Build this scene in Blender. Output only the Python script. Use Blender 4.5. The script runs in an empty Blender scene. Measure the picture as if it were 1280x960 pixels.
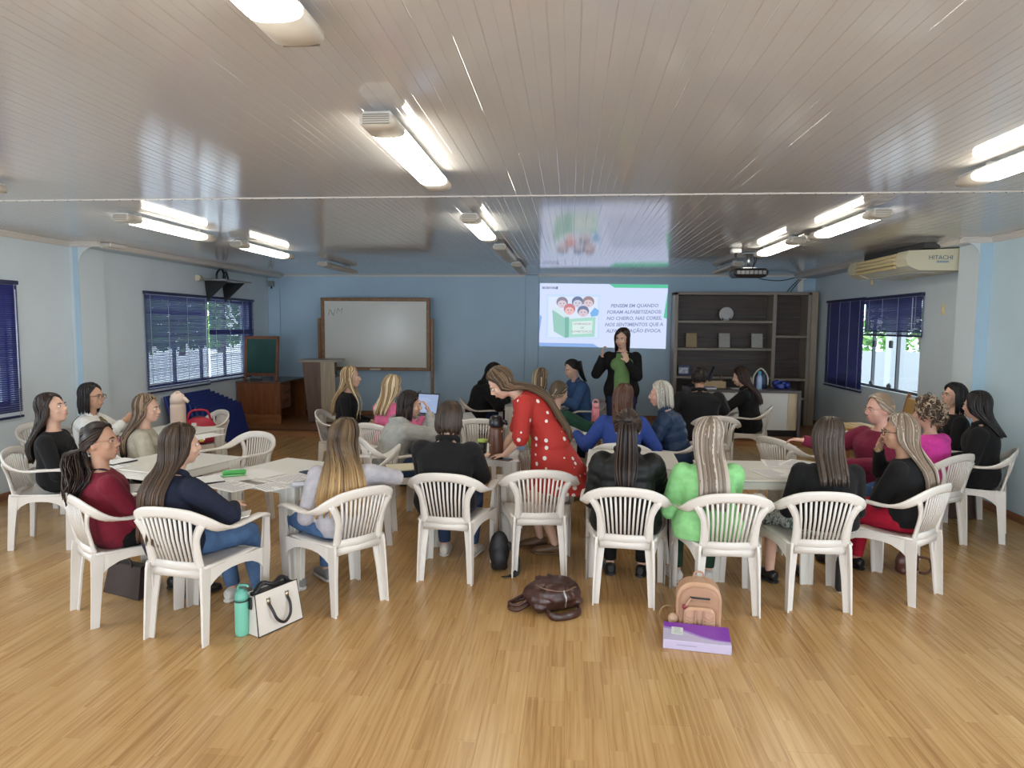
import bpy, bmesh, math, random
import numpy as np
from mathutils import Vector, Matrix, Quaternion

PI = math.pi
S = bpy.context.scene
C = S.collection
RNG = random.Random(7)

# ------------------------------------------------------------------ camera
CAM_H = 1.75
FPX = 850.0                                   # focal length in pixels of the 1280 px wide frame
yaw = math.atan(72/850); pitch = math.atan(72/850); roll = 0.007
fw = Vector((-math.sin(yaw)*math.cos(pitch), math.cos(yaw)*math.cos(pitch), -math.sin(pitch)))
rt = fw.cross(Vector((0, 0, 1))).normalized(); up = rt.cross(fw)
cr, sr = math.cos(roll), math.sin(roll)
RT = rt*cr + up*sr; UP = up*cr - rt*sr
cd = bpy.data.cameras.new('camera'); cam = bpy.data.objects.new('camera', cd); C.objects.link(cam)
cam.matrix_world = Matrix(((RT.x, UP.x, -fw.x, 0), (RT.y, UP.y, -fw.y, 0), (RT.z, UP.z, -fw.z, CAM_H), (0, 0, 0, 1)))
cd.sensor_width = 36.0; cd.lens = FPX/1280*36.0; cd.clip_start = 0.05; cd.clip_end = 300
S.camera = cam

# ------------------------------------------------------------------ world, daylight, exposure
S.view_settings.view_transform = 'Standard'; S.view_settings.look = 'None'
S.view_settings.gamma = 1.0; S.view_settings.use_curve_mapping = False
S.view_settings.exposure = 0.1
S.cycles.use_denoising = True
S.cycles.max_bounces = 8; S.cycles.diffuse_bounces = 5; S.cycles.glossy_bounces = 4
S.cycles.transparent_max_bounces = 12; S.cycles.caustics_reflective = False; S.cycles.caustics_refractive = False
S.cycles.sample_clamp_indirect = 6.0
W = bpy.data.worlds.new('sky'); S.world = W; W.use_nodes = True
wn = W.node_tree.nodes; wl = W.node_tree.links
bg = wn['Background']
bg.inputs[0].default_value = (0.82, 0.91, 1.0, 1); bg.inputs[1].default_value = 5.0   # plain bright overcast sky

def area(name, loc, direction, sx, sy, power, color):
    l = bpy.data.lights.new(name, 'AREA'); l.shape = 'RECTANGLE'; l.size = sx; l.size_y = sy
    l.energy = power; l.color = color
    o = bpy.data.objects.new(name, l); C.objects.link(o); o.location = loc
    o.rotation_euler = Vector(direction).to_track_quat('-Z', 'Y').to_euler()
    return o
# daylight lamps outside unseen openings; the two side windows are added to admit light
DAY = (0.86, 0.93, 1.0)
area('daylight', (-2.6, -2.9, 1.45), (0, 1, -0.12), 3.4, 1.9, 95, DAY)
area('daylight', (2.0, -2.9, 1.45), (0, 1, -0.12), 3.0, 1.9, 85, DAY)
area('daylight', (-6.0, 1.7, 1.5), (1, 0, -0.1), 2.2, 1.3, 70, DAY)
area('daylight', (4.5, 1.7, 1.5), (-1, 0, -0.1), 2.2, 1.3, 80, DAY)

# ------------------------------------------------------------------ helpers: pixels to points (reference frame 1280 x 960)
def ray(px, py): return fw + RT*((px-640)/FPX) + UP*((480-py)/FPX)
CAMP = Vector((0, 0, CAM_H))
def atZ(px, py, z=0.0): d = ray(px, py); return CAMP + d*((z-CAM_H)/d.z)
def atY(px, py, y): d = ray(px, py); return CAMP + d*(y/d.y)
def atX(px, py, x): d = ray(px, py); return CAMP + d*(x/d.x)

# ------------------------------------------------------------------ materials
MATS = {}
def M(name, col=(0.8, 0.8, 0.8), rough=0.5, metal=0.0, spec=0.5, var=0.0, vscale=8.0, bump=0.0, bscale=40.0, emit=None, es=1.0, sheen=0.0, stretch=None, coat=0.0, trans=0.0):
    if name in MATS: return MATS[name]
    m = bpy.data.materials.new(name); m.use_nodes = True
    n = m.node_tree.nodes; l = m.node_tree.links; b = n['Principled BSDF']
    b.inputs['Base Color'].default_value = (*col, 1); b.inputs['Roughness'].default_value = rough
    b.inputs['Metallic'].default_value = metal; b.inputs['Specular IOR Level'].default_value = spec
    b.inputs['Sheen Weight'].default_value = sheen; b.inputs['Coat Weight'].default_value = coat
    if emit: b.inputs['Emission Color'].default_value = (*emit, 1); b.inputs['Emission Strength'].default_value = es
    tc = None
    if var or bump:
        tc = n.new('ShaderNodeTexCoord'); mp = n.new('ShaderNodeMapping'); l.new(tc.outputs['Object'], mp.inputs[0])
        if stretch: mp.inputs['Scale'].default_value = stretch
    if var:
        nz = n.new('ShaderNodeTexNoise'); nz.inputs['Scale'].default_value = vscale; nz.inputs['Detail'].default_value = 5
        l.new(mp.outputs[0], nz.inputs[0])
        r = n.new('ShaderNodeValToRGB'); r.color_ramp.elements[0].position = 0.3; r.color_ramp.elements[1].position = 0.7
        r.color_ramp.elements[0].color = (*[max(0, c*(1-var)) for c in col], 1); r.color_ramp.elements[1].color = (*[min(1, c*(1+var)) for c in col], 1)
        l.new(nz.outputs[0], r.inputs[0]); l.new(r.outputs[0], b.inputs['Base Color'])
    if bump:
        nb = n.new('ShaderNodeTexNoise'); nb.inputs['Scale'].default_value = bscale; nb.inputs['Detail'].default_value = 4
        l.new(mp.outputs[0], nb.inputs[0]); bp = n.new('ShaderNodeBump'); bp.inputs['Strength'].default_value = bump; bp.inputs['Distance'].default_value = 0.01
        l.new(nb.outputs[0], bp.inputs['Height']); l.new(bp.outputs[0], b.inputs['Normal'])
    MATS[name] = m; return m

def nd(m, t, **kw):
    x = m.node_tree.nodes.new(t)
    for k, v in kw.items(): setattr(x, k, v)
    return x
def math_(m, op, a, b=None, c=None):
    x = nd(m, 'ShaderNodeMath', operation=op)
    for i, v in enumerate((a, b, c)):
        if v is None: continue
        if isinstance(v, (int, float)): x.inputs[i].default_value = v
        else: m.node_tree.links.new(v, x.inputs[i])
    return x.outputs[0]

# ------------------------------------------------------------------ mesh helpers
class MB:
    """collects simple closed shapes, builds them as ONE mesh"""
    def __init__(s): s.v = []; s.f = []; s.sm = []
    def add(s, vs, fs, smooth=False):
        o = len(s.v); s.v += [tuple(p) for p in vs]; s.f += [tuple(i+o for i in f) for f in fs]; s.sm += [smooth]*len(fs); return s
    def box(s, c, d, rot=None, bev=0.0):
        hx, hy, hz = d[0]/2, d[1]/2, d[2]/2; c = Vector(c)
        if bev:
            b = min(bev, hx*.95, hy*.95, hz*.95); vs = []; idx = {}
            for sx in (-1, 1):
                for sy in (-1, 1):
                    for sz in (-1, 1):
                        for k, p in enumerate(((sx*hx, sy*(hy-b), sz*(hz-b)), (sx*(hx-b), sy*hy, sz*(hz-b)), (sx*(hx-b), sy*(hy-b), sz*hz))):
                            idx[(sx, sy, sz, k)] = len(vs); vs.append(p)
            I = idx; fs = []
            for a in (-1, 1):
                fs.append([I[(a, -1, -1, 0)], I[(a, 1, -1, 0)], I[(a, 1, 1, 0)], I[(a, -1, 1, 0)]][::a])
                fs.append([I[(-1, a, -1, 1)], I[(-1, a, 1, 1)], I[(1, a, 1, 1)], I[(1, a, -1, 1)]][::a])
                fs.append([I[(-1, -1, a, 2)], I[(1, -1, a, 2)], I[(1, 1, a, 2)], I[(-1, 1, a, 2)]][::a])
            for a in (-1, 1):
                for b2 in (-1, 1):
                    g = a*b2
                    fs.append([I[(a, b2, -1, 0)], I[(a, b2, -1, 1)], I[(a, b2, 1, 1)], I[(a, b2, 1, 0)]][::g])
                    fs.append([I[(a, -1, b2, 0)], I[(a, 1, b2, 0)], I[(a, 1, b2, 2)], I[(a, -1, b2, 2)]][::g])
                    fs.append([I[(-1, a, b2, 1)], I[(-1, a, b2, 2)], I[(1, a, b2, 2)], I[(1, a, b2, 1)]][::g])
                    for c2 in (-1, 1):
                        fs.append([I[(a, b2, c2, 0)], I[(a, b2, c2, 1)], I[(a, b2, c2, 2)]][::a*b2*c2])
        else:
            vs = [(x*hx, y*hy, z*hz) for x in (-1, 1) for y in (-1, 1) for z in (-1, 1)]
            fs = [(0, 1, 3, 2), (4, 6, 7, 5), (0, 4, 5, 1), (2, 3, 7, 6), (0, 2, 6, 4), (1, 5, 7, 3)]
        if rot is not None:
            R = rot if isinstance(rot, Matrix) else Matrix.Rotation(rot, 3, 'Z')
            vs = [R @ Vector(p) for p in vs]
        return s.add([c+Vector(p) for p in vs], fs)
    def b2(s, lo, hi, bev=0.0): return s.box([(a+b)/2 for a, b in zip(lo, hi)], [abs(b-a) for a, b in zip(lo, hi)], bev=bev)
    def tube(s, pts, r, n=8, side=None, cap=True, smooth=True, flat=None):
        """loft along pts; r: radius, list, or list of (a,b); side: direction of the a axis"""
        pts = [Vector(p) for p in pts]; k = len(pts)
        rr = r if isinstance(r, (list, tuple)) else [r]*k
        rr = [(q, q) if isinstance(q, (int, float)) else q for q in rr]
        vs = []; prev = None
        for i, p in enumerate(pts):
            t = (pts[min(i+1, k-1)]-pts[max(i-1, 0)])
            t = t.normalized() if t.length > 1e-9 else Vector((0, 0, 1))
            sd = side[i] if isinstance(side, list) else side
            if sd is None:
                sd = prev if prev is not None else (Vector((1, 0, 0)) if abs(t.x) < .9 else Vector((0, 1, 0)))
            sd = Vector(sd); a = sd-t*sd.dot(t)
            if a.length < 1e-6: a = t.orthogonal()
            a.normalize(); b = t.cross(a); prev = a
            for j in range(n):
                an = 2*PI*(j+.5)/n; ca, sa = math.cos(an), math.sin(an)
                if flat:                                   # superellipse: boxier section
                    ca = math.copysign(abs(ca)**flat, ca); sa = math.copysign(abs(sa)**flat, sa)
                vs.append(p+a*(ca*rr[i][0])+b*(sa*rr[i][1]))
        fs = []
        for i in range(k-1):
            for j in range(n):
                j2 = (j+1) % n; fs.append((i*n+j, i*n+j2, (i+1)*n+j2, (i+1)*n+j))
        s.add(vs, fs, smooth)
        if cap:
            o = len(s.v)-len(vs)
            s.f += [tuple(o+j for j in range(n))[::-1], tuple(o+(k-1)*n+j for j in range(n))]; s.sm += [False, False]
        return s
    def ell(s, c, r, rot=None, nu=12, nv=8):
        c = Vector(c); r = (r, r, r) if isinstance(r, (int, float)) else r; vs = [(0, 0, r[2])]
        for i in range(1, nv):
            th = PI*i/nv
            for j in range(nu):
                ph = 2*PI*j/nu; vs.append((r[0]*math.sin(th)*math.cos(ph), r[1]*math.sin(th)*math.sin(ph), r[2]*math.cos(th)))
        vs.append((0, 0, -r[2])); fs = []
        for j in range(nu):
            j2 = (j+1) % nu; fs.append((0, 1+j, 1+j2)); b = 1+(nv-2)*nu; fs.append((len(vs)-1, b+j2, b+j))
        for i in range(nv-2):
            for j in range(nu):
                j2 = (j+1) % nu; a = 1+i*nu; fs.append((a+j, a+nu+j, a+nu+j2, a+j2))
        if rot is not None: vs = [rot @ Vector(p) for p in vs]
        return s.add([c+Vector(p) for p in vs], fs, True)
    def lathe(s, prof, n=16, c=(0, 0, 0)):
        vs = []; k = len(prof)
        for r, z in prof:
            for j in range(n):
                a = 2*PI*j/n; vs.append((c[0]+r*math.cos(a), c[1]+r*math.sin(a), c[2]+z))
        fs = [(i*n+j, i*n+(j+1) % n, (i+1)*n+(j+1) % n, (i+1)*n+j) for i in range(k-1) for j in range(n)]
        s.add(vs, fs, True); o = len(s.v)-len(vs)
        s.f += [tuple(o+j for j in range(n))[::-1], tuple(o+(k-1)*n+j for j in range(n))]; s.sm += [False, False]
        return s
    def prism(s, poly, h0, h1, M3=None):
        """poly (x,y) extruded from z=h0 to h1, optional 4x4 matrix"""
        n = len(poly); vs = [Vector((x, y, h0)) for x, y in poly]+[Vector((x, y, h1)) for x, y in poly]
        ar = sum(poly[i][0]*poly[(i+1) % n][1]-poly[(i+1) % n][0]*poly[i][1] for i in range(n))
        fs = [tuple(range(n))[::-1], tuple(range(n, 2*n))]+[(i, (i+1) % n, n+(i+1) % n, n+i) for i in range(n)]
        if ar < 0: fs = [f[::-1] for f in fs]
        if M3 is not None: vs = [M3 @ p for p in vs]
        return s.add(vs, fs)
    def mesh(s, name):
        me = bpy.data.meshes.new(name); me.from_pydata(s.v, [], s.f); me.polygons.foreach_set('use_smooth', s.sm); me.update(); return me
    def build(s, name, mat=None, parent=None, loc=None):
        me = s.mesh(name)
        if mat is not None: me.materials.append(mat)
        return link(name, me, parent, loc)
def link(name, me, parent=None, loc=None):
    o = bpy.data.objects.new(name, me); C.objects.link(o)
    if parent is not None: o.parent = parent
    if loc is not None: o.location = loc
    return o
def thing(name, label, cat, loc=(0, 0, 0), rz=0.0, group=None):
    o = bpy.data.objects.new(name, None); C.objects.link(o); o.location = loc; o.rotation_euler = (0, 0, rz)
    o.empty_display_size = 0.1
    return tag(o, label, cat, group)
def tag(o, label, cat, group=None):
    o['label'] = label; o['category'] = cat
    if group: o['group'] = group
    return o
def struct(o): o['kind'] = 'structure'; return o
KIDS = {}
def kids(o): return [c for c in bpy.data.objects if c.parent == o]
def dup(root, loc, rz, label, group=None, cat=None):
    r = root.copy(); C.objects.link(r); r.location = loc; r.rotation_euler = (0, 0, rz); r['label'] = label
    if group: r['group'] = group
    for ch in KIDS.setdefault(root.name, kids(root)):
        c = ch.copy(); C.objects.link(c); c.parent = r
        for g in KIDS.setdefault(ch.name, kids(ch)):
            d = g.copy(); C.objects.link(d); d.parent = c
    return r
def smooth_path(pts, k=4):
    """Catmull-Rom through rows of numbers"""
    P = [np.array(p, float) for p in pts]; out = []
    for i in range(len(P)-1):
        p0 = P[max(i-1, 0)]; p1 = P[i]; p2 = P[i+1]; p3 = P[min(i+2, len(P)-1)]
        for j in range(k):
            t = j/k; out.append(.5*(2*p1+(p2-p0)*t+(2*p0-5*p1+4*p2-p3)*t*t+(3*p1-p0-3*p2+p3)*t**3))
    out.append(P[-1]); return out
def text_mesh(txt, size, name, mat, parent=None, mw=None, align='CENTER', extrude=0.0005, shear=0.0, bold=0.0):
    cu = bpy.data.curves.new('t', 'FONT'); cu.body = txt; cu.size = size; cu.align_x = align; cu.align_y = 'CENTER'; cu.extrude = extrude; cu.shear = shear; cu.offset = bold; cu.resolution_u = 2
    to = bpy.data.objects.new('t', cu); C.objects.link(to)
    dg = bpy.context.evaluated_depsgraph_get(); me = bpy.data.meshes.new_from_object(to.evaluated_get(dg))
    bpy.data.objects.remove(to); bpy.data.curves.remove(cu)
    me.materials.clear(); me.materials.append(mat); me.name = name
    if mw is not None: me.transform(mw)
    return link(name, me, parent)
# ================================================================== the room
H = 2.65; XL0, XL1, XR0, XR1, YB, YF = -5.56, -5.50, 4.10, 4.16, 12.1, -2.6
YSL, YSR = 7.2, 7.1; XPL, XPR = -5.455, 3.985; YST, HST = 10.25, 0.12; YSEAM = 4.78
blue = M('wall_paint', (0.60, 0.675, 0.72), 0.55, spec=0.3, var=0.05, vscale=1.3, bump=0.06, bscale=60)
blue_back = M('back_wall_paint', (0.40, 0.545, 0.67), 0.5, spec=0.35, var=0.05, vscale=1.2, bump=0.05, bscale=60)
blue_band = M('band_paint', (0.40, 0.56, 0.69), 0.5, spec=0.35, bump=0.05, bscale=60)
trimwhite = M('white_trim', (0.66, 0.62, 0.58), 0.4)
wood_base = M('baseboard_wood', (0.26, 0.115, 0.055), 0.4, var=0.25, vscale=6, stretch=(6, .6, 6))
alu = M('aluminium', (0.55, 0.57, 0.60), 0.35, metal=0.8)
darkalu = M('dark_frame', (0.06, 0.065, 0.07), 0.4)
white_plain = M('white_plain', (0.78, 0.78, 0.76), 0.45)

def plank_material(name, dx, dy, c1, c2, c3, rough, lateral=False):
    m = bpy.data.materials.new(name); m.use_nodes = True; n = m.node_tree.nodes; l = m.node_tree.links; b = n['Principled BSDF']
    g = nd(m, 'ShaderNodeNewGeometry'); sp = nd(m, 'ShaderNodeSeparateXYZ'); l.new(g.outputs['Position'], sp.inputs[0])
    ux, uy = (sp.outputs[1], sp.outputs[0]) if lateral else (sp.outputs[0], sp.outputs[1])
    ix = math_(m, 'FLOOR', math_(m, 'DIVIDE', math_(m, 'ADD', ux, 100*dx), dx))
    off = math_(m, 'MULTIPLY', math_(m, 'FRACT', math_(m, 'MULTIPLY', ix, 0.37)), dy)
    iy = math_(m, 'FLOOR', math_(m, 'DIVIDE', math_(m, 'ADD', math_(m, 'ADD', uy, off), 100*dy), dy))
    # two strips are printed side by side on every board
    st = math_(m, 'FLOOR', math_(m, 'MULTIPLY', ux, 2/dx))
    stp = math_(m, 'FLOOR', math_(m, 'ADD', math_(m, 'MULTIPLY', uy, 1.9), math_(m, 'MULTIPLY', st, .43)))
    cb = nd(m, 'ShaderNodeCombineXYZ'); l.new(ix, cb.inputs[0]); l.new(iy, cb.inputs[1])
    wn_ = nd(m, 'ShaderNodeTexWhiteNoise', noise_dimensions='3D'); l.new(cb.outputs[0], wn_.inputs[0])
    cb2 = nd(m, 'ShaderNodeCombineXYZ'); l.new(st, cb2.inputs[0]); l.new(stp, cb2.inputs[1])
    wn2 = nd(m, 'ShaderNodeTexWhiteNoise', noise_dimensions='3D'); l.new(cb2.outputs[0], wn2.inputs[0])
    gv = nd(m, 'ShaderNodeCombineXYZ')
    l.new(math_(m, 'MULTIPLY', ux, 60.0), gv.inputs[0]); l.new(math_(m, 'MULTIPLY', uy, 1.7), gv.inputs[1]); l.new(math_(m, 'MULTIPLY', wn2.outputs[0], 30.0), gv.inputs[2])
    nz = nd(m, 'ShaderNodeTexNoise'); nz.inputs['Scale'].default_value = 1.0; nz.inputs['Detail'].default_value = 6; nz.inputs['Distortion'].default_value = .6; l.new(gv.outputs[0], nz.inputs[0])
    r = nd(m, 'ShaderNodeValToRGB'); e = r.color_ramp.elements; e[0].position = .2; e[0].color = (*c1, 1); e[1].position = .8; e[1].color = (*c3, 1); x = e.new(.5); x.color = (*c2, 1)
    fac = math_(m, 'ADD', nz.outputs[0], math_(m, 'ADD', math_(m, 'MULTIPLY', math_(m, 'SUBTRACT', wn2.outputs[0], .5), .17), math_(m, 'MULTIPLY', math_(m, 'SUBTRACT', wn_.outputs[0], .5), .10)))
    l.new(fac, r.inputs[0]); l.new(r.outputs[0], b.inputs['Base Color'])
    b.inputs['Roughness'].default_value = rough; b.inputs['Specular IOR Level'].default_value = .45
    bp = nd(m, 'ShaderNodeBump'); bp.inputs['Strength'].default_value = .05; bp.inputs['Distance'].default_value = .002; l.new(nz.outputs[0], bp.inputs['Height']); l.new(bp.outputs[0], b.inputs['Normal'])
    return m
FW, FL = 0.185, 1.29
floor_m = plank_material('floor_laminate', FW, FL, (0.29, 0.150, 0.052), (0.445, 0.265, 0.105), (0.535, 0.35, 0.155), 0.27)
stage_m = plank_material('stage_laminate', FW, FL, (0.20, 0.085, 0.035), (0.29, 0.13, 0.055), (0.36, 0.18, 0.08), 0.35, lateral=True)

# floor: slab below, boards above (nearest 300 as single boards, the far rest joined)
fl = struct(MB().b2((XL0-.1, YF-.1, -.12), (XR0+.1, YB+.1, -.006)).build('floor', M('floor_gap', (.22, .12, .05), .8)))
boards = []
i0 = math.floor(XL0/FW); i1 = math.ceil(XR0/FW)
for i in range(i0, i1):
    k = i+100; off = ((k*.37) % 1.0)*FL
    j0 = math.floor((YF+off)/FL); j1 = math.ceil((YST+.1+off)/FL)
    for j in range(j0, j1):
        xa, xb, ya, yb = max(i*FW, XL0), min((i+1)*FW, XR0), max(j*FL-off, YF), min((j+1)*FL-off, YST+.05)
        if xb-xa < .02 or yb-ya < .02: continue
        boards.append((xa, xb, ya, yb))
def vis(b):
    x, y = (b[0]+b[1])/2, b[3]
    return b[3] > 2.0 and abs(x+.085*y) < .80*y+.5
boards.sort(key=lambda b: (not vis(b), (b[2]+b[3])))
rest = MB(); bm_cache = {}
for q, (xa, xb, ya, yb) in enumerate(boards):
    if q < 296 and vis((xa, xb, ya, yb)):
        key = (round(xb-xa, 3), round(yb-ya, 3))
        if key not in bm_cache:
            mb = MB().box((0, 0, -.003), (key[0]-.0006, key[1]-.0008, .006), bev=.0005); me = mb.mesh('floor_board'); me.materials.append(floor_m); bm_cache[key] = me
        link('board', bm_cache[key], fl, ((xa+xb)/2, (ya+yb)/2, 0))
    else:
        rest.box(((xa+xb)/2, (ya+yb)/2, -.003), (xb-xa-.0006, yb-ya-.0008, .006), bev=.0005)
ro = rest.build('boards', floor_m, fl); ro['kind'] = 'stuff'

# stage
st = struct(MB().b2((XL1, YST+.02, 0), (XR1, YB, HST-.012)).build('trim_1', M('stage_body', (.16, .07, .03), .5)))
st['label'] = 'low wooden stage step along the far blue wall'
for q in range(9):
    ya = YST-.012+q*.21; yb = min(ya+.21, YB)
    MB().box(((XL1+XR1)/2, (ya+yb)/2, HST-.006), (XR1-XL1, yb-ya-.002, .012), bev=.002).build('board', stage_m, st)
MB().b2((XL1, YST, 0), (XR1, YST+.02, HST-.012)).build('riser', M('riser_wood', (.36, .17, .075), .4, var=.2, vscale=4, stretch=(.5, 6, 6)), st)
MB().box(((XL1+XR1)/2, YST-.016, HST-.012), (XR1-XL1, .02, .026), bev=.006).build('nosing', M('nosing_wood', (.13, .055, .025), .4), st)

# walls with their openings
def wall_x(name, x, thick, y0, y1, holes, mat, z1=H):
    """wall in a plane x = const; holes (ya, yb, za, zb) sorted by y; thick signed outwards"""
    mb = MB(); y = y0; xa, xb = min(x, x+thick), max(x, x+thick)
    for (ya, yb, za, zb) in holes:
        mb.b2((xa, y, 0), (xb, ya, z1)); mb.b2((xa, ya, 0), (xb, yb, za)); mb.b2((xa, ya, zb), (xb, yb, z1)); y = yb
    mb.b2((xa, y, 0), (xb, y1, z1))
    return struct(mb.build(name, mat))
WZ0, WZ1 = 0.93, 2.12
wall_x('wall_left', XL0, -.16, YF, YSL, [(0.6, 2.8, WZ0, WZ1), (3.7, 6.36, WZ0, WZ1)], blue)
wall_x('wall_left_inner', XL1, -.16, YSL+.003, YB, [(8.48, 11.30, .90, 2.13)], blue)
def pilaster(name, xa, xb, y0, y1, band, side):
    o = struct(MB().b2((xa, y0+.004, 0), (xb, y1, H)).build(name, side))
    MB().b2((xa, y0, 0), (xb, y0+.0042, H)).build('front_band', band, o)
    return o
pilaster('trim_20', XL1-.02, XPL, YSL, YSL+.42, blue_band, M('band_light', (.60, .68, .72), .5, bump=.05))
wall_x('wall_right', XR0, .16, YF, YSR, [(0.6, 2.8, WZ0, WZ1)], M('right_wall_paint', (0.50, 0.63, 0.70), 0.5, spec=.35, var=.05, vscale=1.3, bump=.05, bscale=60))  # blue tint of the window light is put into this wall's colour
wall_x('wall_right_inner', XR1, .16, YSR+.003, YB, [(8.50, 11.34, 0.94, 2.14)], blue)
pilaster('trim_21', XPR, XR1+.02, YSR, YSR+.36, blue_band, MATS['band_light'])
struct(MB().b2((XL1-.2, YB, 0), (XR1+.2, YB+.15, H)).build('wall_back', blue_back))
mb = MB()
for (xa, xb) in ((XL0-.16, -4.3), (-.9, .5), (3.5, XR0+.16)): mb.b2((xa, YF-.15, 0), (xb, YF, H))
for (xa, xb) in ((-4.3, -.9), (.5, 3.5)): mb.b2((xa, YF-.15, 0), (xb, YF, .45)); mb.b2((xa, YF-.15, 2.45), (xb, YF, H))
struct(mb.build('wall_front', blue))
# flat piers on the back wall and in the corners (a rounded ogee at their tops)
def pier(name, xa, xb, y):
    struct(MB().box(((xa+xb)/2, y-.02, (H+HST)/2), (xb-xa, .04, H-HST-.002), bev=.008).build(name, blue_back))
pier('trim_2', -.80, -.56, YB); pier('trim_3', XL1, XL1+.22, YB)
def arc_brace(name, P0, du, mat, r=.22, th=.03, nrm=(0, 1, 0)):
    """quarter-round fillet at the head of a panel: P0 corner, du = +-direction in plane"""
    pts = [(0, 0)]+[(r*(1-math.sin(a)), -r*(1-math.cos(a))) for a in [k*PI/12 for k in range(7)]][::-1]
    mb = MB(); n = Vector(nrm); du = Vector(du)
    vs = [Vector(P0)+du*u+Vector((0, 0, v)) for u, v in pts]; k = len(vs)
    allv = vs+[p+n*th for p in vs]
    mb.add(allv, [tuple(range(k)), tuple(range(k, 2*k))[::-1]]+[(i, k+i, k+(i+1) % k, (i+1) % k) for i in range(k)])
    o = mb.build(name, mat); return struct(o)
# shallow ceiling beams along the inner walls, with rounded haunches over the pilasters
BZ = H-.05; XBL, XBR = -5.24, 3.84
struct(MB().b2((XL1-.01, YSL+.002, BZ), (XBL, YB, H+.005)).build('trim_4', blue)); struct(MB().b2((XBR, YSR+.002, BZ), (XR1+.01, YB, H+.005)).build('trim_6', blue))
arc_brace('trim_7', (XPR, YSR+.003, BZ), (-1, 0, 0), MATS['band_light'], r=.145, nrm=(0, .355, 0))
arc_brace('trim_8', (XPL, YSL+.003, BZ), (1, 0, 0), MATS['band_light'], r=.21, nrm=(0, .41, 0))
arc_brace('trim_9', (XL1+.22, YB-.04, H-.02), (1, 0, 0), blue_back, r=.28, nrm=(0, .04, 0))
# crown mouldings
def crown(name, a, b, nrm):
    a, b = Vector(a), Vector(b); n = Vector(nrm); mb = MB()
    prof = [(0, 0), (.055, 0), (.055, -.012), (.035, -.022), (.018, -.045), (0, -.055)]
    vs = [p+n*u+Vector((0, 0, v-.001)) for p in (a, b) for u, v in prof]; k = len(prof)
    mb.add(vs, [tuple(range(k)), tuple(range(k, 2*k))[::-1]]+[(i, k+i, k+(i+1) % k, (i+1) % k) for i in range(k)])
    return struct(mb.build(name, trimwhite))
crown('trim_10', (XL0, YF, H), (XL0, YSL, H), (1, 0, 0)); crown('trim_11', (XBL, YSL+.1, H), (XBL, YB, H), (1, 0, 0))
crown('trim_12', (XL0, YSL, H), (XBL+.055, YSL, H), (0, -1, 0))
crown('trim_13', (XR0, YF, H), (XR0, YSR, H), (-1, 0, 0)); crown('trim_14', (XBR, YSR+.02, H), (XBR, YB, H), (-1, 0, 0))
crown('trim_15', (XR0, YSR, H), (XBR-.055, YSR, H), (0, -1, 0))
struct(MB().b2((XL1, YB-.03, H-.022), (XR1, YB, H)).build('trim_16', trimwhite))
struct(MB().box((XBL+.04, YSL+.22, H-.022), (.17, .30, .042), bev=.01).build('trim_17', trimwhite))
# baseboards
def base(name, lo, hi): struct(MB().b2(lo, hi, bev=.004).build(name, wood_base))
base('baseboard_left', (XL0, YF, 0), (XL0+.015, YSL, .075)); base('baseboard_left_inner', (XL1, YSL+.43, 0), (XL1+.015, YST, .075))
base('baseboard_right', (XR0-.015, YF, 0), (XR0, YSR, .075)); base('baseboard_right_inner', (XR1-.015, YSR+.37, 0), (XR1, YST, .075))
base('baseboard_back', (XL1, YB-.018, HST), (XR1, YB, HST+.075)); base('baseboard_stage_right', (XR1-.015, YST, HST), (XR1, YB, HST+.075))
base('baseboard_stage_left', (XL1, YST, HST), (XL1+.015, YB, HST+.075)); base('baseboard_step_right', (XPR-.015, YSR-.015, 0), (XPR, YSR+.36, .075))
base('baseboard_step_left', (XPL, YSL-.015, 0), (XPL+.015, YSL+.42, .075))

# ceiling: slab above, glossy PVC strips below
pvc = M('ceiling_pvc', (0.515, 0.505, 0.505), 0.06, spec=0.6)
_n = pvc.node_tree.nodes; _l = pvc.node_tree.links
_g = nd(pvc, 'ShaderNodeNewGeometry'); _s = nd(pvc, 'ShaderNodeSeparateXYZ'); _l.new(_g.outputs['Position'], _s.inputs[0])
_w = math_(pvc, 'SINE', math_(pvc, 'MULTIPLY', _s.outputs[0], 2*PI/0.0125))       # fine ribs moulded along each strip
_b = nd(pvc, 'ShaderNodeBump'); _b.inputs['Strength'].default_value = .09; _b.inputs['Distance'].default_value = .0005
_l.new(_w, _b.inputs['Height']); _l.new(_b.outputs[0], _n['Principled BSDF'].inputs['Normal'])
ce = struct(MB().b2((XL0-.2, YF-.2, H+.012), (XR0+.2, YB+.2, H+.12)).build('ceiling', M('ceiling_back', (.5, .48, .46), .6)))
CW = 0.10
def strip_mesh(L):
    e = .0035; pr = [(-CW/2, .010), (-CW/2, .0016), (-CW/2+e*.8, 0), (-.0022, 0), (0, .0007), (.0022, 0), (CW/2-e*.8, 0), (CW/2, .0016), (CW/2, .010)]
    vs = [(x, y, z) for y in (-L/2, L/2) for x, z in pr]; k = len(pr)
    me = bpy.data.meshes.new('ceiling_strip')
    me.from_pydata(vs, [], [tuple(range(k)), tuple(range(k, 2*k))[::-1]]+[(i, k+i, k+(i+1) % k, (i+1) % k) for i in range(k)]); me.materials.append(pvc); me.update(); return me
mf, mk = strip_mesh(YSEAM-YF), strip_mesh(YB-YSEAM)
for k in range(-56, 42):
    x = .02+CW/2+k*CW
    if x-CW/2 < XL0-.05 or x+CW/2 > XR0+.05: continue
    link('panel', mf, ce, (x, (YSEAM+YF)/2, H)); 
    if x+CW/2 < XR0+.2: link('panel', mk, ce, (x, (YSEAM+YB)/2, H))
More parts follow.
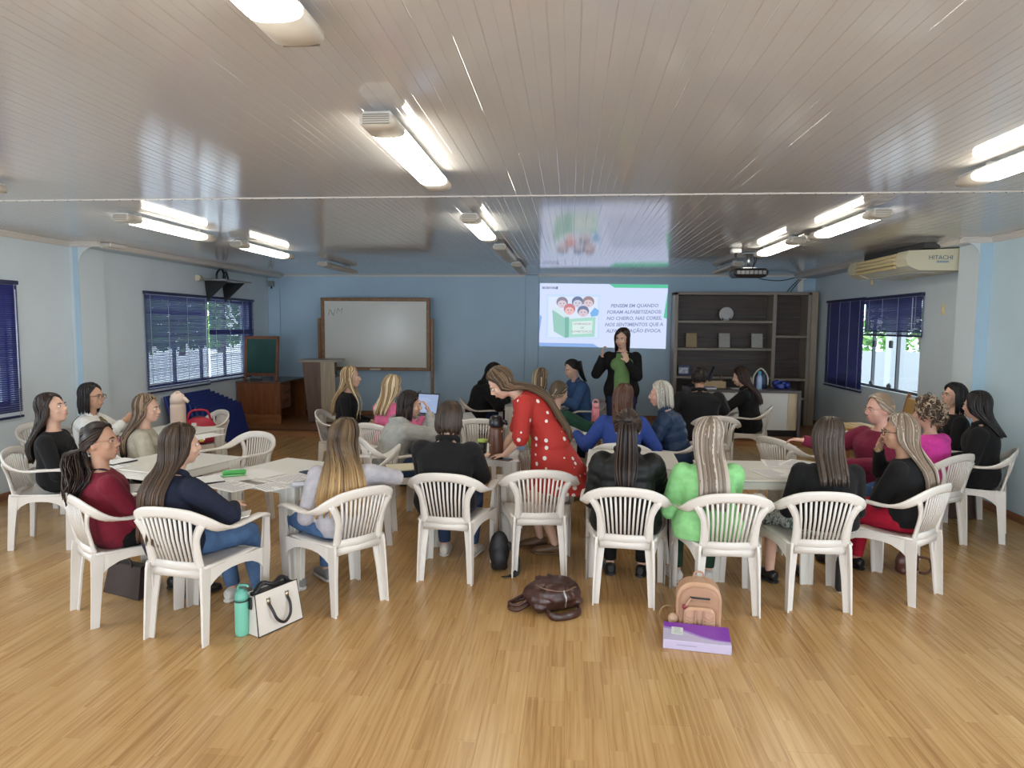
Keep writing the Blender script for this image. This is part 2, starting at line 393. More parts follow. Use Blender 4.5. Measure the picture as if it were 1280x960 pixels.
sm = struct(MB().box(((XL0+XR0)/2, YSEAM, H-.002), (XR0-XL0, .022, .006), bev=.002).build('trim_18', M('seam_white', (.66, .63, .60), .3)))
mb = MB()
for k in range(-55, 41): mb.ell((.02+k*CW, YSEAM, H-.006), (.006, .006, .003), nu=6, nv=4)
so = mb.build('rivets', M('rivet', (.12, .10, .09), .5), sm); so['kind'] = 'stuff'

# windows, frames, glass
glass = bpy.data.materials.new('window_glass'); glass.use_nodes = True
_n = glass.node_tree.nodes; _l = glass.node_tree.links; _n.remove(_n['Principled BSDF'])
_t = nd(glass, 'ShaderNodeBsdfTransparent'); _t.inputs[0].default_value = (.93, .97, .98, 1); _gl = nd(glass, 'ShaderNodeBsdfGlossy'); _gl.inputs['Roughness'].default_value = .02
_mx = nd(glass, 'ShaderNodeMixShader'); _mx.inputs[0].default_value = .06
_l.new(_t.outputs[0], _mx.inputs[1]); _l.new(_gl.outputs[0], _mx.inputs[2]); _l.new(_mx.outputs[0], _n['Material Output'].inputs[0])
def window(name, x, out, y0, y1, z0, z1, npane, frame_m):
    s = out; w = struct(MB().b2((x+s*.05, y0, z0), (x+s*.11, y1, z0+.035)).b2((x+s*.05, y0, z1-.035), (x+s*.11, y1, z1)).b2((x+s*.05, y0, z0), (x+s*.11, y0+.03, z1)).b2((x+s*.05, y1-.03, z0), (x+s*.11, y1, z1)).build(name, frame_m))
    d = (y1-y0)/npane
    for k in range(npane):
        MB().b2((x+s*(.075 if k % 2 else .088), y0+k*d-.01, z0+.03), (x+s*(.079 if k % 2 else .092), y0+(k+1)*d+.01, z1-.03)).build('pane', glass, w)
        if k: MB().b2((x+s*.06, y0+k*d-.014, z0+.03), (x+s*.10, y0+k*d+.014, z1-.03)).build('mullion', frame_m, w)
    return w
w1 = window('window_1', XL1, -1, 8.48, 11.30, .90, 2.13, 4, darkalu)
w2 = window('window_2', XR1, 1, 8.50, 11.34, 0.94, 2.14, 4, darkalu)
for yy in (9.83, 9.35):
    MB().b2((XR1+.03, yy-.03, 1.50), (XR1+.07, yy+.03, 1.60), bev=.01).build('latch', darkalu, w2)
    MB().box((XR1+.04, yy+(.03 if yy > 9.5 else -.02), 1.00), (.05, .07, .07), bev=.02).build('roller', darkalu, w2)
w3 = window('window_3', XL0, -1, 3.7, 6.36, WZ0, WZ1, 4, darkalu)
struct(MB().b2((XL0-.16, .6, WZ0), (XL0-.1, 2.8, WZ0+.03)).build('window_4', alu)); struct(MB().b2((XR0+.1, .6, WZ0), (XR0+.16, 2.8, WZ0+.03)).build('window_5', alu))  # sills of the unseen side windows added to admit daylight

# venetian blinds
navy = M('blind_slat', (0.035, 0.040, 0.18), 0.32, spec=0.6, var=.15, vscale=3)
navyd = M('blind_rail', (0.014, 0.015, 0.07), 0.35)
tape = M('blind_cord', (0.35, 0.38, 0.55), 0.6)
def blind(x, s, y0, y1, z0, z1, tilt, label, tapes, gather=0.0, wig=0.0, fallen=()):
    """s = +1: room lies on +x side. Slats hang between z1 and z0"""
    t = thing('venetian_blind', label, 'blind', (x+s*.03, (y0+y1)/2, z0))
    MB().b2((-.022, y0-(y0+y1)/2-.005, z1-z0-.04), (.022, y1-(y0+y1)/2+.005, z1-z0), bev=.004).build('head_rail', navyd, t)
    hy = (y1-y0)/2; mb = MB(); z = z1-z0-.055; k = 0; bot = .035
    ct, sn = math.cos(tilt), math.sin(tilt)
    while z > bot+.012:
        tl = tilt+RNG.uniform(-.05, .05); wg = RNG.uniform(-wig, wig)
        if k in fallen: tl += .5
        ct, sn = math.cos(tl), math.sin(tl); vs = []
        for yy in (-hy, hy):
            for u, h in ((-.0125, 0), (0, .0022), (.0125, 0)):
                vs.append((s*(u*ct-h*sn), yy+wg, z+u*sn+h*ct))
        vs += [(a, b, c-.0005) for a, b, c in vs]
        mb.add(vs, [(0, 1, 4, 3), (1, 2, 5, 4), (6, 9, 10, 7), (7, 10, 11, 8), (0, 3, 9, 6), (2, 8, 11, 5)]); z -= .0215; k += 1
    so = mb.build('slats', navy, t); so['kind'] = 'stuff'
    if gather:
        g = MB()
        for q in range(int(gather/.004)): g.box((0, 0, bot-.012+q*.004), (.025, 2*hy, .0025))
        go = g.build('gathered_slats', navy, t); go['kind'] = 'stuff'; 
    MB().b2((-.016, -hy, 0), (.016, hy, .022), bev=.004).build('bottom_rail', navyd, t)
    for f in tapes:
        yy = -hy+2*hy*f
        MB().tube([(s*.017, yy, .01), (s*.017, yy, z1-z0-.03)], .003, n=5).build('ladder_cord', tape, t)
    return t
def wand(t, yy, z0, z1, s): MB().tube([(s*.035, yy, z1), (s*.04, yy-.01, z0)], .005, n=6).build('tilt_wand', M('wand', (.6, .65, .8), .2), t)
b1 = blind(XL1, 1, 8.39, 9.92, 0.835, 2.177, .93, 'navy venetian blind on the left wall, on the window half nearer the camera', (.06, .32, .62, .94), wig=.004)
b2_ = blind(XL1, 1, 9.95, 11.41, 0.86, 2.177, .84, 'navy venetian blind on the left wall behind the small green chalkboard', (.12, .42, .72, .95), wig=.006, fallen=(22, 23, 24))
b3 = blind(XR1, -1, 8.44, 10.0, 1.655, 2.185, .95, 'navy venetian blind pulled half up over clear panes on the right wall', (.08, .36, .64, .9), gather=.05)
b4 = blind(XR1, -1, 10.03, 11.42, 0.84, 2.195, 1.18, 'navy venetian blind fully lowered on the right wall beside the shelf unit', (.08, .33, .6, .88), wig=.006)
b5 = blind(XL0, 1, 5.05, 6.42, 0.80, 2.17, .95, 'navy venetian blind at the left edge, nearest the camera', (.1, .4, .7, .96))
wand(b1, .66, .35, 1.22, 1); wand(b3, -.62, .06, .47, -1); wand(b5, .62, .30, 1.28, 1)

# ------------------------------------------------------------------ outside
grass = M('outside_grass', (.18, .30, .08), .9, var=.4, vscale=5)
pave = M('outside_paving', (.15, .155, .165), .8, var=.12, vscale=3)
ogr = struct(MB().b2((XR0+.3, -8, -.6), (40, 40, -.5)).build('ground_right', pave))
struct(MB().b2((-40, -8, -.6), (XL0-.3, 40, -.5)).build('ground_left', M('outside_ground_left', (.72, .74, .76), .8, var=.1, vscale=2)))
leaf = M('tree_leaf', (.16, .34, .07), .7, var=.5, vscale=4)
bark = M('tree_bark', (.16, .10, .06), .9)
def tree(x, y, h, r, label, seed):
    rn = random.Random(seed); t = thing('tree', label, 'tree', (x, y, -.5))
    MB().tube([(0, 0, 0), (.1, 0, h*.5), (0, .1, h*.8)], [.14, .1, .05], n=8).build('trunk', bark, t)
    mb = MB()
    for q in range(900):
        a, b_, rr = rn.uniform(0, 2*PI), math.acos(rn.uniform(-1, 1)), r*rn.uniform(.5, 1)**.5
        c = Vector((rr*math.sin(b_)*math.cos(a), rr*math.sin(b_)*math.sin(a), h*.72+rr*.8*math.cos(b_)))
        e1 = Vector((rn.uniform(-1, 1), rn.uniform(-1, 1), rn.uniform(-.6, .6))).normalized(); e2 = e1.orthogonal().normalized()
        l_ = rn.uniform(.12, .22); w_ = l_*.45
        mb.add([c-e1*l_, c+e2*w_+Vector((0, 0, .03)), c+e1*l_, c-e2*w_+Vector((0, 0, .03))], [(0, 1, 2), (0, 2, 3)])
    o = mb.build('leaves', leaf, t); o['kind'] = 'stuff'
for k, (x, y, h, r) in enumerate(((13.2, 27, 2.7, 1.5), (16.6, 28, 2.9, 1.6), (9.9, 26.5, 2.6, 1.45), (20.2, 29, 3.0, 1.7))):
    tree(x, y, h, r, ['leafy green tree outside the right window, beyond the white wall', 'taller green tree outside the right window, behind the others', 'green tree outside the right window, nearest the white pillar', 'green tree outside the right window, furthest to the right'][k], k+3)
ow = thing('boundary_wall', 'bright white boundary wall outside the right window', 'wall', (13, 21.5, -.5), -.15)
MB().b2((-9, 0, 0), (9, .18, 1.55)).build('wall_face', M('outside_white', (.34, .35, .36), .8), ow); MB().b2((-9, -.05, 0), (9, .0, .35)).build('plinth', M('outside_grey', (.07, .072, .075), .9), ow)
op = thing('pillar', 'white porch pillar just outside the right window', 'pillar', (5.75, 12.6, -.5))
MB().b2((-.12, -.12, 0), (.12, .12, 3.6), bev=.01).build('shaft', MATS['outside_white'], op); MB().b2((-.16, -.16, 0), (.16, .16, .25), bev=.01).build('base', MATS['outside_white'], op)
orl = thing('railing', 'thin grey metal railing outside the right window', 'railing', (6.5, 12.2, -.5), -.05)
MB().tube([(0, 0, 1.1), (3.5, 0, 1.1)], .025).build('top_rail', alu, orl)
MB().tube([(0, 0, .25), (3.5, 0, .25)], .02).build('bottom_rail', alu, orl)
for k in range(8): MB().tube([(.05+k*.48, 0, 0), (.05+k*.48, 0, 1.1)], .018, n=6).build('post', alu, orl)

lwl = thing('boundary_wall', 'bright low white wall outside the left window', 'wall', (-12.0, 19.0, -.5), -.12)  # wall added so the lower slat gaps look bright
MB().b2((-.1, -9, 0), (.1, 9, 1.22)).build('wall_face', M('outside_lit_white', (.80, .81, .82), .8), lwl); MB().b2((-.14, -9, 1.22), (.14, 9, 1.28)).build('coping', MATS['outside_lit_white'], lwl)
for k, (x, y) in enumerate(((-14.2, 14.0), (-14.6, 17.6), (-14.4, 21.2), (-14.8, 24.8), (-15.2, 28.4))):  # trees added to darken the upper slat gaps
    tree(x, y, 3.6, 1.78, ['dark leafy tree outside the left window, nearest the room', 'second dark leafy tree outside the left window', 'middle dark leafy tree outside the left window', 'fourth dark leafy tree outside the left window', 'dark leafy tree outside the left window, furthest away'][k], k+20)
# ================================================================== ceiling fixtures
tube_on = M('tube_light', (1, 1, 1), 0.3, emit=(1.0, 0.93, 0.78), es=19.0)
tube_off = M('diffuser_off', (.50, .45, .36), 0.35)
house = M('lamp_housing', (.62, .62, .60), 0.3)
cap_m = M('lamp_cap', (.52, .47, .40), 0.35)
grill = M('lamp_grille', (.20, .19, .16), .4)
def fixture(x, y, lit, label):
    L = 1.36; t = thing('ceiling_light', label, 'light', (x, y, H), 0, 'fluorescent lights on the strip ceiling')
    MB().box((0, 0, -.040), (.125, L-.02, .028), bev=.008).build('housing', house, t)
    for s in (-1, 1):
        MB().tube([(0, s*.50, -.062), (0, s*.655, -.062), (0, s*.68, -.058)], [(.078, .030), (.078, .030), (.068, .022)], n=16, side=(1, 0, 0), flat=.7).build('end_cap', cap_m, t)
        g = MB()
        for k in range(5): g.box((0, s*.681, -.044-k*.009), (.11, .006, .0035))
        g.build('grille', grill, t)
        MB().box((0, s*.45, -.013), (.05, .03, .026)).build('bracket', house, t)
    MB().tube([(0, -.51, -.062), (0, -.47, -.064), (0, .47, -.064), (0, .51, -.062)], [(.074, .026), (.076, .030), (.076, .030), (.074, .026)], n=16, side=(1, 0, 0), flat=.7).build('diffuser', tube_on if lit else tube_off, t)
    return t
for x, y, lit, lab in (
    (-.80, 1.34, 1, 'lit fluorescent ceiling light cut by the top edge of the photo'),
    (-.80, 3.47, 1, 'large lit fluorescent ceiling light left of centre, before the ceiling seam'),
    (-.79, 5.98, 1, 'lit fluorescent ceiling light just beyond the seam, in the middle row'),
    (-.76, 7.95, 0, 'unlit ceiling light in the middle row, behind the last lit one'),
    (-.74, 10.0, 0, 'unlit ceiling light in the middle row, nearest the projected slide'),
    (-3.62, 3.42, 1, 'ceiling light at the left edge of the photo, only its end showing'),
    (-3.56, 5.86, 1, 'lit ceiling light on the left, above the pale wall step'),
    (-3.50, 7.62, 1, 'lit ceiling light on the left above the wall speaker shelf'),
    (-3.42, 9.9, 0, 'unlit ceiling light on the left above the whiteboard corner'),
    (2.25, 3.50, 1, 'lit ceiling light at the right edge, cut by the photo'),
    (2.24, 5.88, 1, 'lit ceiling light on the right, left of the air conditioner'),
    (2.16, 7.45, 1, 'lit ceiling light on the right, beside the projector'),
    (2.20, 9.95, 0, 'unlit ceiling light on the right, behind the projector')):
    fixture(x, y, lit, lab)

# projector on its pole, sensor box
black = M('black_plastic', (.012, .012, .014), .35); metal = M('brushed_metal', (.55, .55, .54), .3, metal=.9)
lens_m = M('lens_glass', (.02, .02, .03), .05)
pr = thing('projector', 'black projector hanging from a grey ceiling pole before the shelf unit', 'projector', (2.12, 8.45, H))
MB().box((0, 0, -.012), (.14, .14, .02), bev=.006).tube([(0, 0, -.02), (0, 0, -.17)], .026, n=12).build('pole', metal, pr)
MB().box((0, 0, -.185), (.16, .12, .02), bev=.006).build('bracket', metal, pr)
MB().box((0, 0, -.245), (.40, .30, .10), bev=.03).build('body', black, pr)
MB().tube([(-.10, .14, -.245), (-.10, .175, -.245)], .035, n=14).build('lens', lens_m, pr)
g = MB()
for k in range(7): g.box((-.15+k*.05, -.151, -.245), (.034, .006, .045), bev=.002)
g.build('vents', M('vent_grey', (.10, .10, .11), .4), pr)
for k in range(2): MB().tube(smooth_path([(.04+.02*k, -.02, -.01), (.06+.02*k, -.03, -.09), (.03, -.05-.01*k, -.19)]), .005, n=6).build('cable', black, pr)
sb = thing('router_box', 'small white box with black aerial on the ceiling beside the projector pole', 'router', (1.86, 8.0, H))
MB().box((0, 0, -.03), (.11, .10, .05), bev=.008).build('case', white_plain, sb); MB().tube([(0, 0, -.055), (0, 0, -.10)], [.016, .01], n=8).build('aerial', black, sb)

# air conditioner
cream = M('ac_cream', (.60, .57, .42), .4); creamd = M('ac_grille', (.58, .47, .24), .4)
ac = thing('air_conditioner', 'cream ceiling air conditioner above the right window', 'air conditioner', (XR1, YSR+.39, 2.362))
def sec(y): return [(-.0, .0), (-.55, .0), (-.66, .05), (-.69, .12), (-.66, .205), (-.02, .23)]
mb = MB(); M4 = Matrix(((1, 0, 0, 0), (0, 0, 1, 0), (0, 1, 0, 0), (0, 0, 0, 1)))
mb.prism(sec(0), 0, .24, M4).build('end_panel', cream, ac)
MB().prism([(-.01, .006), (-.54, .006), (-.645, .055), (-.675, .12), (-.65, .2), (-.02, .222)], .24, 1.26, M4).build('casing', M('ac_side', (.62, .59, .45), .4), ac)
MB().prism(sec(0), 1.26, 1.5, M4).build('end_panel', cream, ac)
for k in range(4):
    MB().box((-.672-.012*math.sin(k*.9+.4), .75, .05+k*.042), (.03, 1.01, .030), rot=Matrix.Rotation(.25-.18*k, 3, 'Y'), bev=.006).build('louvre', creamd, ac)
MB().box((-.40, .75, -.004), (.26, .98, .012), bev=.003).build('intake_panel', M('ac_intake', (.50, .49, .42), .5), ac)
text_mesh('HITACHI', .062, 'brand_lettering', M('logo_blue', (.05, .12, .22), .4), ac, Matrix.Translation((-.34, -.002, .13)) @ Matrix.Rotation(PI/2, 4, 'X'))
MB().box((-.32, -.001, .088), (.12, .003, .022)).build('badge', M('badge_grey', (.25, .33, .42), .4), ac)
MB().b2((-.50, .02, .2305), (-.34, 1.48, .285)).build('mount', M('mount_dark', (.05, .05, .05), .7), ac)
# outlets on the right wall
def outlet(y, z, label, s=(.012, .075, .12)):
    o = thing('wall_plate', label, 'switch', (XR1, y, z)); MB().box((-s[0]/2, 0, 0), s, bev=.004).build('plate', M('plate_cream', (.70, .60, .36), .4), o); MB().box((-s[0]-.002, 0, 0), (.006, .03, .05), bev=.002).build('cover', M('plate_cover', (.76, .66, .42), .35), o)
outlet(8.03, 1.97, 'cream wall plate on the right wall beside the window'); outlet(9.9, 2.39, 'small cream plate high above the right window', (.012, .07, .07))

# speaker shelf on the left wall: two black wedges under a plate
sp = thing('speaker_bracket', 'black wall bracket with two pointed wedges high above the left window', 'bracket', (XL1, 10.15, 2.41))
MB().b2((.0, -.42, -.012), (.42, .42, .012), bev=.005).build('plate', M('bracket_grey', (.22, .22, .22), .5), sp)
for s in (-1, 1):
    MB().prism([(0, 0), (.36, 0), (.03, -.30)], -.012, .012, Matrix.Translation((.02, s*.26, -.012)) @ Matrix.Rotation(PI/2, 4, 'X')).build('wedge', black, sp)
MB().tube(smooth_path([(.12, -.10, .012), (.12, -.09, .12), (.13, .02, .19), (.12, .12, .11), (.12, .12, .012)]), .016, n=8).build('hook', black, sp)
MB().tube(smooth_path([(.20, -.06, .012), (.2, -.04, .10), (.2, .04, .14), (.2, .10, .012)]), .014, n=8).build('hook', black, sp)
MB().tube([(.03, -.50, .02), (.03, -.42, .02)], .045, n=14).build('socket', M('socket_cream', (.6, .55, .42), .4), sp)
for k in range(2): MB().tube(smooth_path([(.05, .22+k*.07, .012), (.04, .25+k*.08, .12), (.03, .30+k*.07, .235)]), .006, n=5).build('cable', black, sp)
cb = thing('junction_box', 'small grey junction box in the far left ceiling corner', 'box', (XL1+.10, YB-.10, H-.16)); MB().box((0, 0, 0), (.09, .08, .10), bev=.01).build('case', M('box_grey', (.25, .27, .28), .5), cb); MB().tube([(0, 0, -.05), (0, 0, -.09)], .015).build('stub', black, cb)
# conduit in the far right corner
cdt = thing('cable_conduit', 'white cable conduit with hanging black cables above the shelf unit', 'conduit', (3.86, YB-.03, 2.36))
MB().b2((0, 0, 0), (.09, .03, .27)).build('channel', white_plain, cdt); MB().b2((-.02, -.03, .22), (.13, .03, .28), bev=.006).build('cover', white_plain, cdt)
for k in range(2): MB().tube(smooth_path([(.02+.03*k, -.02, .23), (-.12+.05*k, -.05, .10), (-.20+.06*k, -.05, -.005)]), .008, n=6).build('cable', M('cable_green', (.03, .05, .05), .5), cdt)
MB().tube(smooth_path([(-.02, .01, .26), (-.3, .0, .20), (-.62, .01, .23), (-.64, .01, .275)]), .007, n=6).build('cable', MATS['cable_green'], cdt)

# ================================================================== projected slide (a lit picture on the wall)
def em(name, c, s=1.0): return M(name, (0.02, 0.02, 0.02), .8, emit=c, es=s)
sl = thing('projected_slide', 'bright projected slide with a cartoon book and five lines of capitals', 'projection', (.57, YB-.003, 1.4))
pj = lambda px, py: atY(px, py, YB)
TL, TR, BR, BL = pj(675, 354), pj(835, 356), pj(832, 436), pj(674, 432.5)
def uv(u, v, d=.001):                        # slide coordinates 0..1 (v down) to wall
    a = TL.lerp(TR, u); b_ = BL.lerp(BR, u); p = a.lerp(b_, v); return Vector((p.x-.57, -d, p.z-1.4))
def poly(name, pts, mat, d): 
    vs = [uv(u, v, d) for u, v in pts]; n = len(vs); vs += [p+Vector((0, .0006, 0)) for p in vs]
    return MB().add(vs, [tuple(range(n)), tuple(range(n, 2*n))[::-1]]).build(name, mat, sl)
def disc(cx, cy, rx, ry, n=18): return [(cx+rx*math.cos(2*PI*k/n), cy+ry*math.sin(2*PI*k/n)) for k in range(n)]
lav = em('slide_lavender', (.66, .74, 1.0), .95); grn = em('slide_green', (.10, .54, .33)); blu = em('slide_blue', (.26, .42, .78)); pal = em('slide_pale', (.70, .78, .98))
poly('background', [(0, 0), (.55, 0), (1, 0), (1, .5), (1, 1), (.5, 1), (0, 1), (0, .5)], lav, .001)
poly('green_bar', [(.545, .0), (1, .0), (1, .055), (.585, .055)], grn, .002)
poly('green_wedge', [(1, .10), (1, .53), (.975, .51)], grn, .002)
poly('blue_bar', [(0, .945), (.43, .945), (.475, 1), (0, 1)], blu, .002)
poly('blue_wedge', [(0, .50), (.018, .53), (0, .80)], blu, .002)
poly('picture_mat', [(.05, .17), (.475, .165), (.475, .865), (.05, .875)], em('slide_mat', (.55, .70, .93)), .002)
poly('picture', [(.07, .21), (.46, .205), (.46, .845), (.07, .855)], em('slide_picture', (.68, .76, .95)), .003)
bk, bk2, bke = em('book_green', (.38, .66, .58)), em('book_dark', (.31, .57, .50)), em('book_edge', (.20, .45, .40))
poly('book_left', [(.10, .42), (.20, .52), (.205, .86), (.115, .76)], bk2, .004)
poly('book_page', [(.09, .40), (.15, .38), (.25, .53), (.20, .545)], em('book_page', (.62, .76, .82)), .005)
poly('book_spine', [(.20, .52), (.235, .53), (.235, .85), (.205, .86)], bke, .005)
poly('book_cover', [(.235, .56), (.445, .52), (.44, .835), (.235, .85)], bk, .005)
poly('book_label', [(.262, .60), (.42, .58), (.418, .78), (.262, .80)], em('book_label', (.66, .80, .78)), .006)
for q, (tx, v) in enumerate((('LEMBRANÇAS', .635), ('DE', .695), ('ALFABETIZAÇÃO', .755))):
    p = uv(.341, v, .008); text_mesh(tx, .05, 'label_lettering', em('slide_red', (.34, .25, .30)), sl, Matrix.Translation(p) @ Matrix.Rotation(PI/2, 4, 'X'))
skin_s = [em('kid_skin_'+w, c) for w, c in (('a', (.66, .58, .66)), ('b', (.80, .50, .52)), ('c', (.60, .60, .72)), ('d', (.66, .56, .62)))]
hair_s = [em('kid_hair_'+w, c) for w, c in (('a', (.28, .25, .33)), ('b', (.55, .22, .24)), ('c', (.16, .20, .34)), ('d', (.34, .24, .26)))]
inkk = em('slide_ink', (.10, .11, .20))
for q, (u, v, h, s_) in enumerate(((.178, .315, 0, 0), (.300, .305, 2, 2), (.385, .30, 3, 3), (.237, .42, 1, 1), (.345, .45, 2, 3))):
    poly('child_hair', disc(u, v-.02, .046, .085), hair_s[h], .0065+.0006*q); poly('child_face', disc(u, v+.012, .036, .062), skin_s[s_], .0070+.0006*q)
    for du in (-.013, .013): poly('child_eye', disc(u+du, v, .0045, .009, 8), inkk, .0074+.0006*q)
    poly('child_mouth', [(u-.012, v+.036), (u+.012, v+.036), (u, v+.046)], em('kid_mouth', (.5, .2, .25)), .0074+.0006*q)
poly('child_shirt', [(.40, .46), (.435, .37), (.47, .42), (.46, .50), (.41, .52)], em('kid_shirt', (.20, .45, .80)), .0062)
for q, tx in enumerate(('PENSEM EM QUANDO', 'FORAM ALFABETIZADOS:', 'NO CHEIRO, NAS CORES,', 'NOS SENTIMENTOS QUE A', 'ALFABETIZAÇÃO EVOCA.')):
    p = uv(.745, .335+q*.0985, .004); ang = -.012
    text_mesh(tx, .083, 'slide_lettering', em('slide_text', (.24, .28, .44)), sl, Matrix.Translation(p) @ Matrix.Rotation(ang, 4, 'Y') @ Matrix.Rotation(PI/2, 4, 'X'), shear=.18, bold=.002)
text_mesh('SECRETARIA', .048, 'header_lettering', em('slide_text', (.24, .28, .44)), sl, Matrix.Translation(uv(.077, .073, .004)) @ Matrix.Rotation(PI/2, 4, 'X'), bold=.003)
poly('crest', [(.127, .05), (.142, .05), (.142, .085), (.1345, .095), (.127, .085)], inkk, .004)

# ================================================================== boards and stage furniture
frame_w = M('board_frame_wood', (.235, .115, .05), .45, var=.25, vscale=5, stretch=(4, 4, 4))
wb = thing('whiteboard', 'large whiteboard in a brown wooden frame on a stand', 'whiteboard', (0, 0, 0))
yw = YB-.35
q0, q1 = atY(401, 372, yw), atY(538, 464, yw); xa, xb, za, zb = q0.x, q1.x, q1.z, q0.z
MB().b2((xa+.05, yw-.01, za+.05), (xb-.05, yw+.01, zb-.05)).build('board', M('whiteboard_face', (.62, .62, .57), .16, spec=.6), wb)
fr = MB(); 
for lo, hi in (((xa, yw-.025, zb-.06), (xb, yw+.02, zb)), ((xa, yw-.025, za), (xb, yw+.02, za+.06)), ((xa, yw-.025, za+.06), (xa+.065, yw+.02, zb-.06)), ((xb-.065, yw-.025, za+.06), (xb, yw+.02, zb-.06))):
    MB().b2(lo, hi, bev=.006).build('frame_rail', frame_w, wb)
for x in (xa-.035, xb+.035):
    MB().b2((x-.025, yw-.02, HST), (x+.025, yw+.03, zb-.36), bev=.006).build('post', frame_w, wb); MB().b2((x-.03, yw-.28, HST), (x+.03, yw+.28, HST+.05), bev=.006).build('foot', frame_w, wb)
MB().b2(((xa+xb)/2-.09, yw-.05, za+.01), ((xa+xb)/2+.09, yw-.025, za+.035)).build('eraser_ledge', M('eraser', (.55, .5, .42), .5), wb)
ink = M('marker_ink', (.10, .13, .14), .5); inkr = M('marker_red', (.45, .30, .30), .5)
for tx, px, py, sz, m_ in (('N', 413.5, 391, .17, ink), ('M', 423.5, 389, .15, ink)):
    p = atY(px, py, yw-.012); text_mesh(tx, sz, 'marker_letter', m_, wb, Matrix.Translation(p) @ Matrix.Rotation(PI/2, 4, 'X'), shear=.25, bold=-.004)
p = atY(463, 381.5, yw-.012); text_mesh('~ ~ ~ ~', .10, 'faint_scribble', inkr, wb, Matrix.Translation(p) @ Matrix.Rotation(PI/2, 4, 'X'), bold=-.002)

dw = M('desk_wood', (.20, .068, .022), .35, var=.25, vscale=4, stretch=(5, 1, .7)); dwt = M('desk_top_wood', (.13, .07, .045), .22, var=.2, vscale=5)
dk = thing('desk', 'reddish brown desk with drawers on the stage by the left wall', 'desk', (XL1+.03, 10.72, HST))
dl, dwid, dh = 1.15, .74, .70
MB().b2((0, 0, dh-.03), (dwid+.02, dl, dh), bev=.006).build('top', dwt, dk)
MB().b2((.01, .02, .165), (dwid, .05, dh-.03)).build('side_panel', dw, dk); MB().b2((.005, .015, .0), (dwid+.005, .055, .16), bev=.004).build('plinth', M('desk_plinth', (.27, .105, .035), .4, var=.2, vscale=4, stretch=(1, 5, 5)), dk)
MB().b2((.01, dl-.05, 0), (dwid, dl-.02, dh-.03)).build('side_panel', dw, dk); MB().b2((.02, .05, .25), (.04, dl-.05, dh-.03)).build('back_panel', dw, dk)
MB().b2((.10, .05, .24), (dwid-.02, .46, dh-.03)).build('pedestal', M('desk_inner', (.10, .045, .025), .5), dk)
for k in range(3):
    d = MB().b2((dwid-.02, .06, .25+k*.14), (dwid, .45, .38+k*.14), bev=.005).build('drawer', dw, dk); MB().b2((dwid, .20, .35+k*.14), (dwid+.014, .31, .365+k*.14), bev=.003).build('handle', black, d)

gb = thing('chalkboard', 'small green chalkboard in a reddish frame standing on the brown desk', 'chalkboard', (-5.16, 10.98, HST+.70), -.10)
tl = Matrix.Rotation(-.10, 4, 'X'); bw, bh = .62, .74
def tb(lo, hi, bev=.004): 
    m_ = MB().b2(lo, hi, bev=bev); m_.v = [tuple(tl @ Vector(v)) for v in m_.v]; return m_
tb((-bw/2+.04, -.008, .10), (bw/2-.04, .008, bh-.04), 0).build('board', M('chalk_green', (.012, .062, .048), .55, var=.12, vscale=4), gb)
fw_ = M('chalk_frame', (.20, .07, .032), .4, var=.2, vscale=5)
tb((-bw/2, -.018, bh-.045), (bw/2, .018, bh)).build('frame_rail', fw_, gb); tb((-bw/2, -.018, .075), (bw/2, .018, .12)).build('frame_rail', fw_, gb)
tb((-bw/2, -.018, 0), (-bw/2+.045, .018, bh)).build('frame_rail', fw_, gb); tb((bw/2-.045, -.018, 0), (bw/2, .018, bh)).build('frame_rail', fw_, gb)
g2 = thing('grey_panel', 'grey panel leaning behind the small green chalkboard', 'panel', (-5.39, 11.30, HST+.70), .15)
MB().box((0, 0, .33), (.20, .03, .66), rot=Matrix.Rotation(-.06, 3, 'X'), bev=.004).build('sheet', M('panel_grey', (.16, .17, .19), .5), g2)
MB().box((0, -.02, .67), (.20, .03, .03), bev=.004).build('top_edge', white_plain, g2)

lw = M('lectern_walnut', (.145, .085, .062), .45, var=.3, vscale=4, stretch=(9, 9, .6)); lo_ = M('lectern_oak', (.42, .345, .245), .45, var=.18, vscale=4, stretch=(9, 9, .6)); lg_ = M('lectern_grey', (.36, .36, .37), .45, var=.12, vscale=4, stretch=(.6, 9, 9))
lc = thing('lectern', 'two-tone wooden lectern on the stage before the whiteboard', 'lectern', (-4.12, 11.15, HST), .10)
def taper(poly0, z0, poly1, z1): 
    n = len(poly0); return MB().add([(x, y, z0) for x, y in poly0]+[(x, y, z1) for x, y in poly1], [tuple(range(n))[::-1], tuple(range(n, 2*n))]+[(i, (i+1) % n, n+(i+1) % n, n+i) for i in range(n)])
taper([(-.22, -.20), (-.01, -.20), (-.01, -.17), (-.22, -.17)], .02, [(-.31, -.24), (-.01, -.24), (-.01, -.21), (-.31, -.21)], 1.02).build('front_panel', lw, lc)
taper([(-.01, -.20), (.24, -.20), (.24, -.17), (-.01, -.17)], .02, [(-.01, -.24), (.22, -.24), (.22, -.21), (-.01, -.21)], 1.02).build('front_panel', lo_, lc)
taper([(-.22, -.17), (-.19, -.17), (-.19, .26), (-.22, .26)], .02, [(-.31, -.21), (-.28, -.21), (-.28, .28), (-.31, .28)], 1.02).build('side_panel', lw, lc)
taper([(.20, -.17), (.24, -.17), (.24, .26), (.20, .26)], .10, [(.19, -.2), (.22, -.2), (.22, .26), (.19, .26)], .76).build('side_panel', lg_, lc)
MB().b2((-.21, -.17, .76), (.22, .26, .79)).build('shelf', lw, lc); MB().b2((.10, -.20, .79), (.14, .26, 1.02)).build('niche_back', M('niche_dark', (.09, .07, .06), .6), lc)
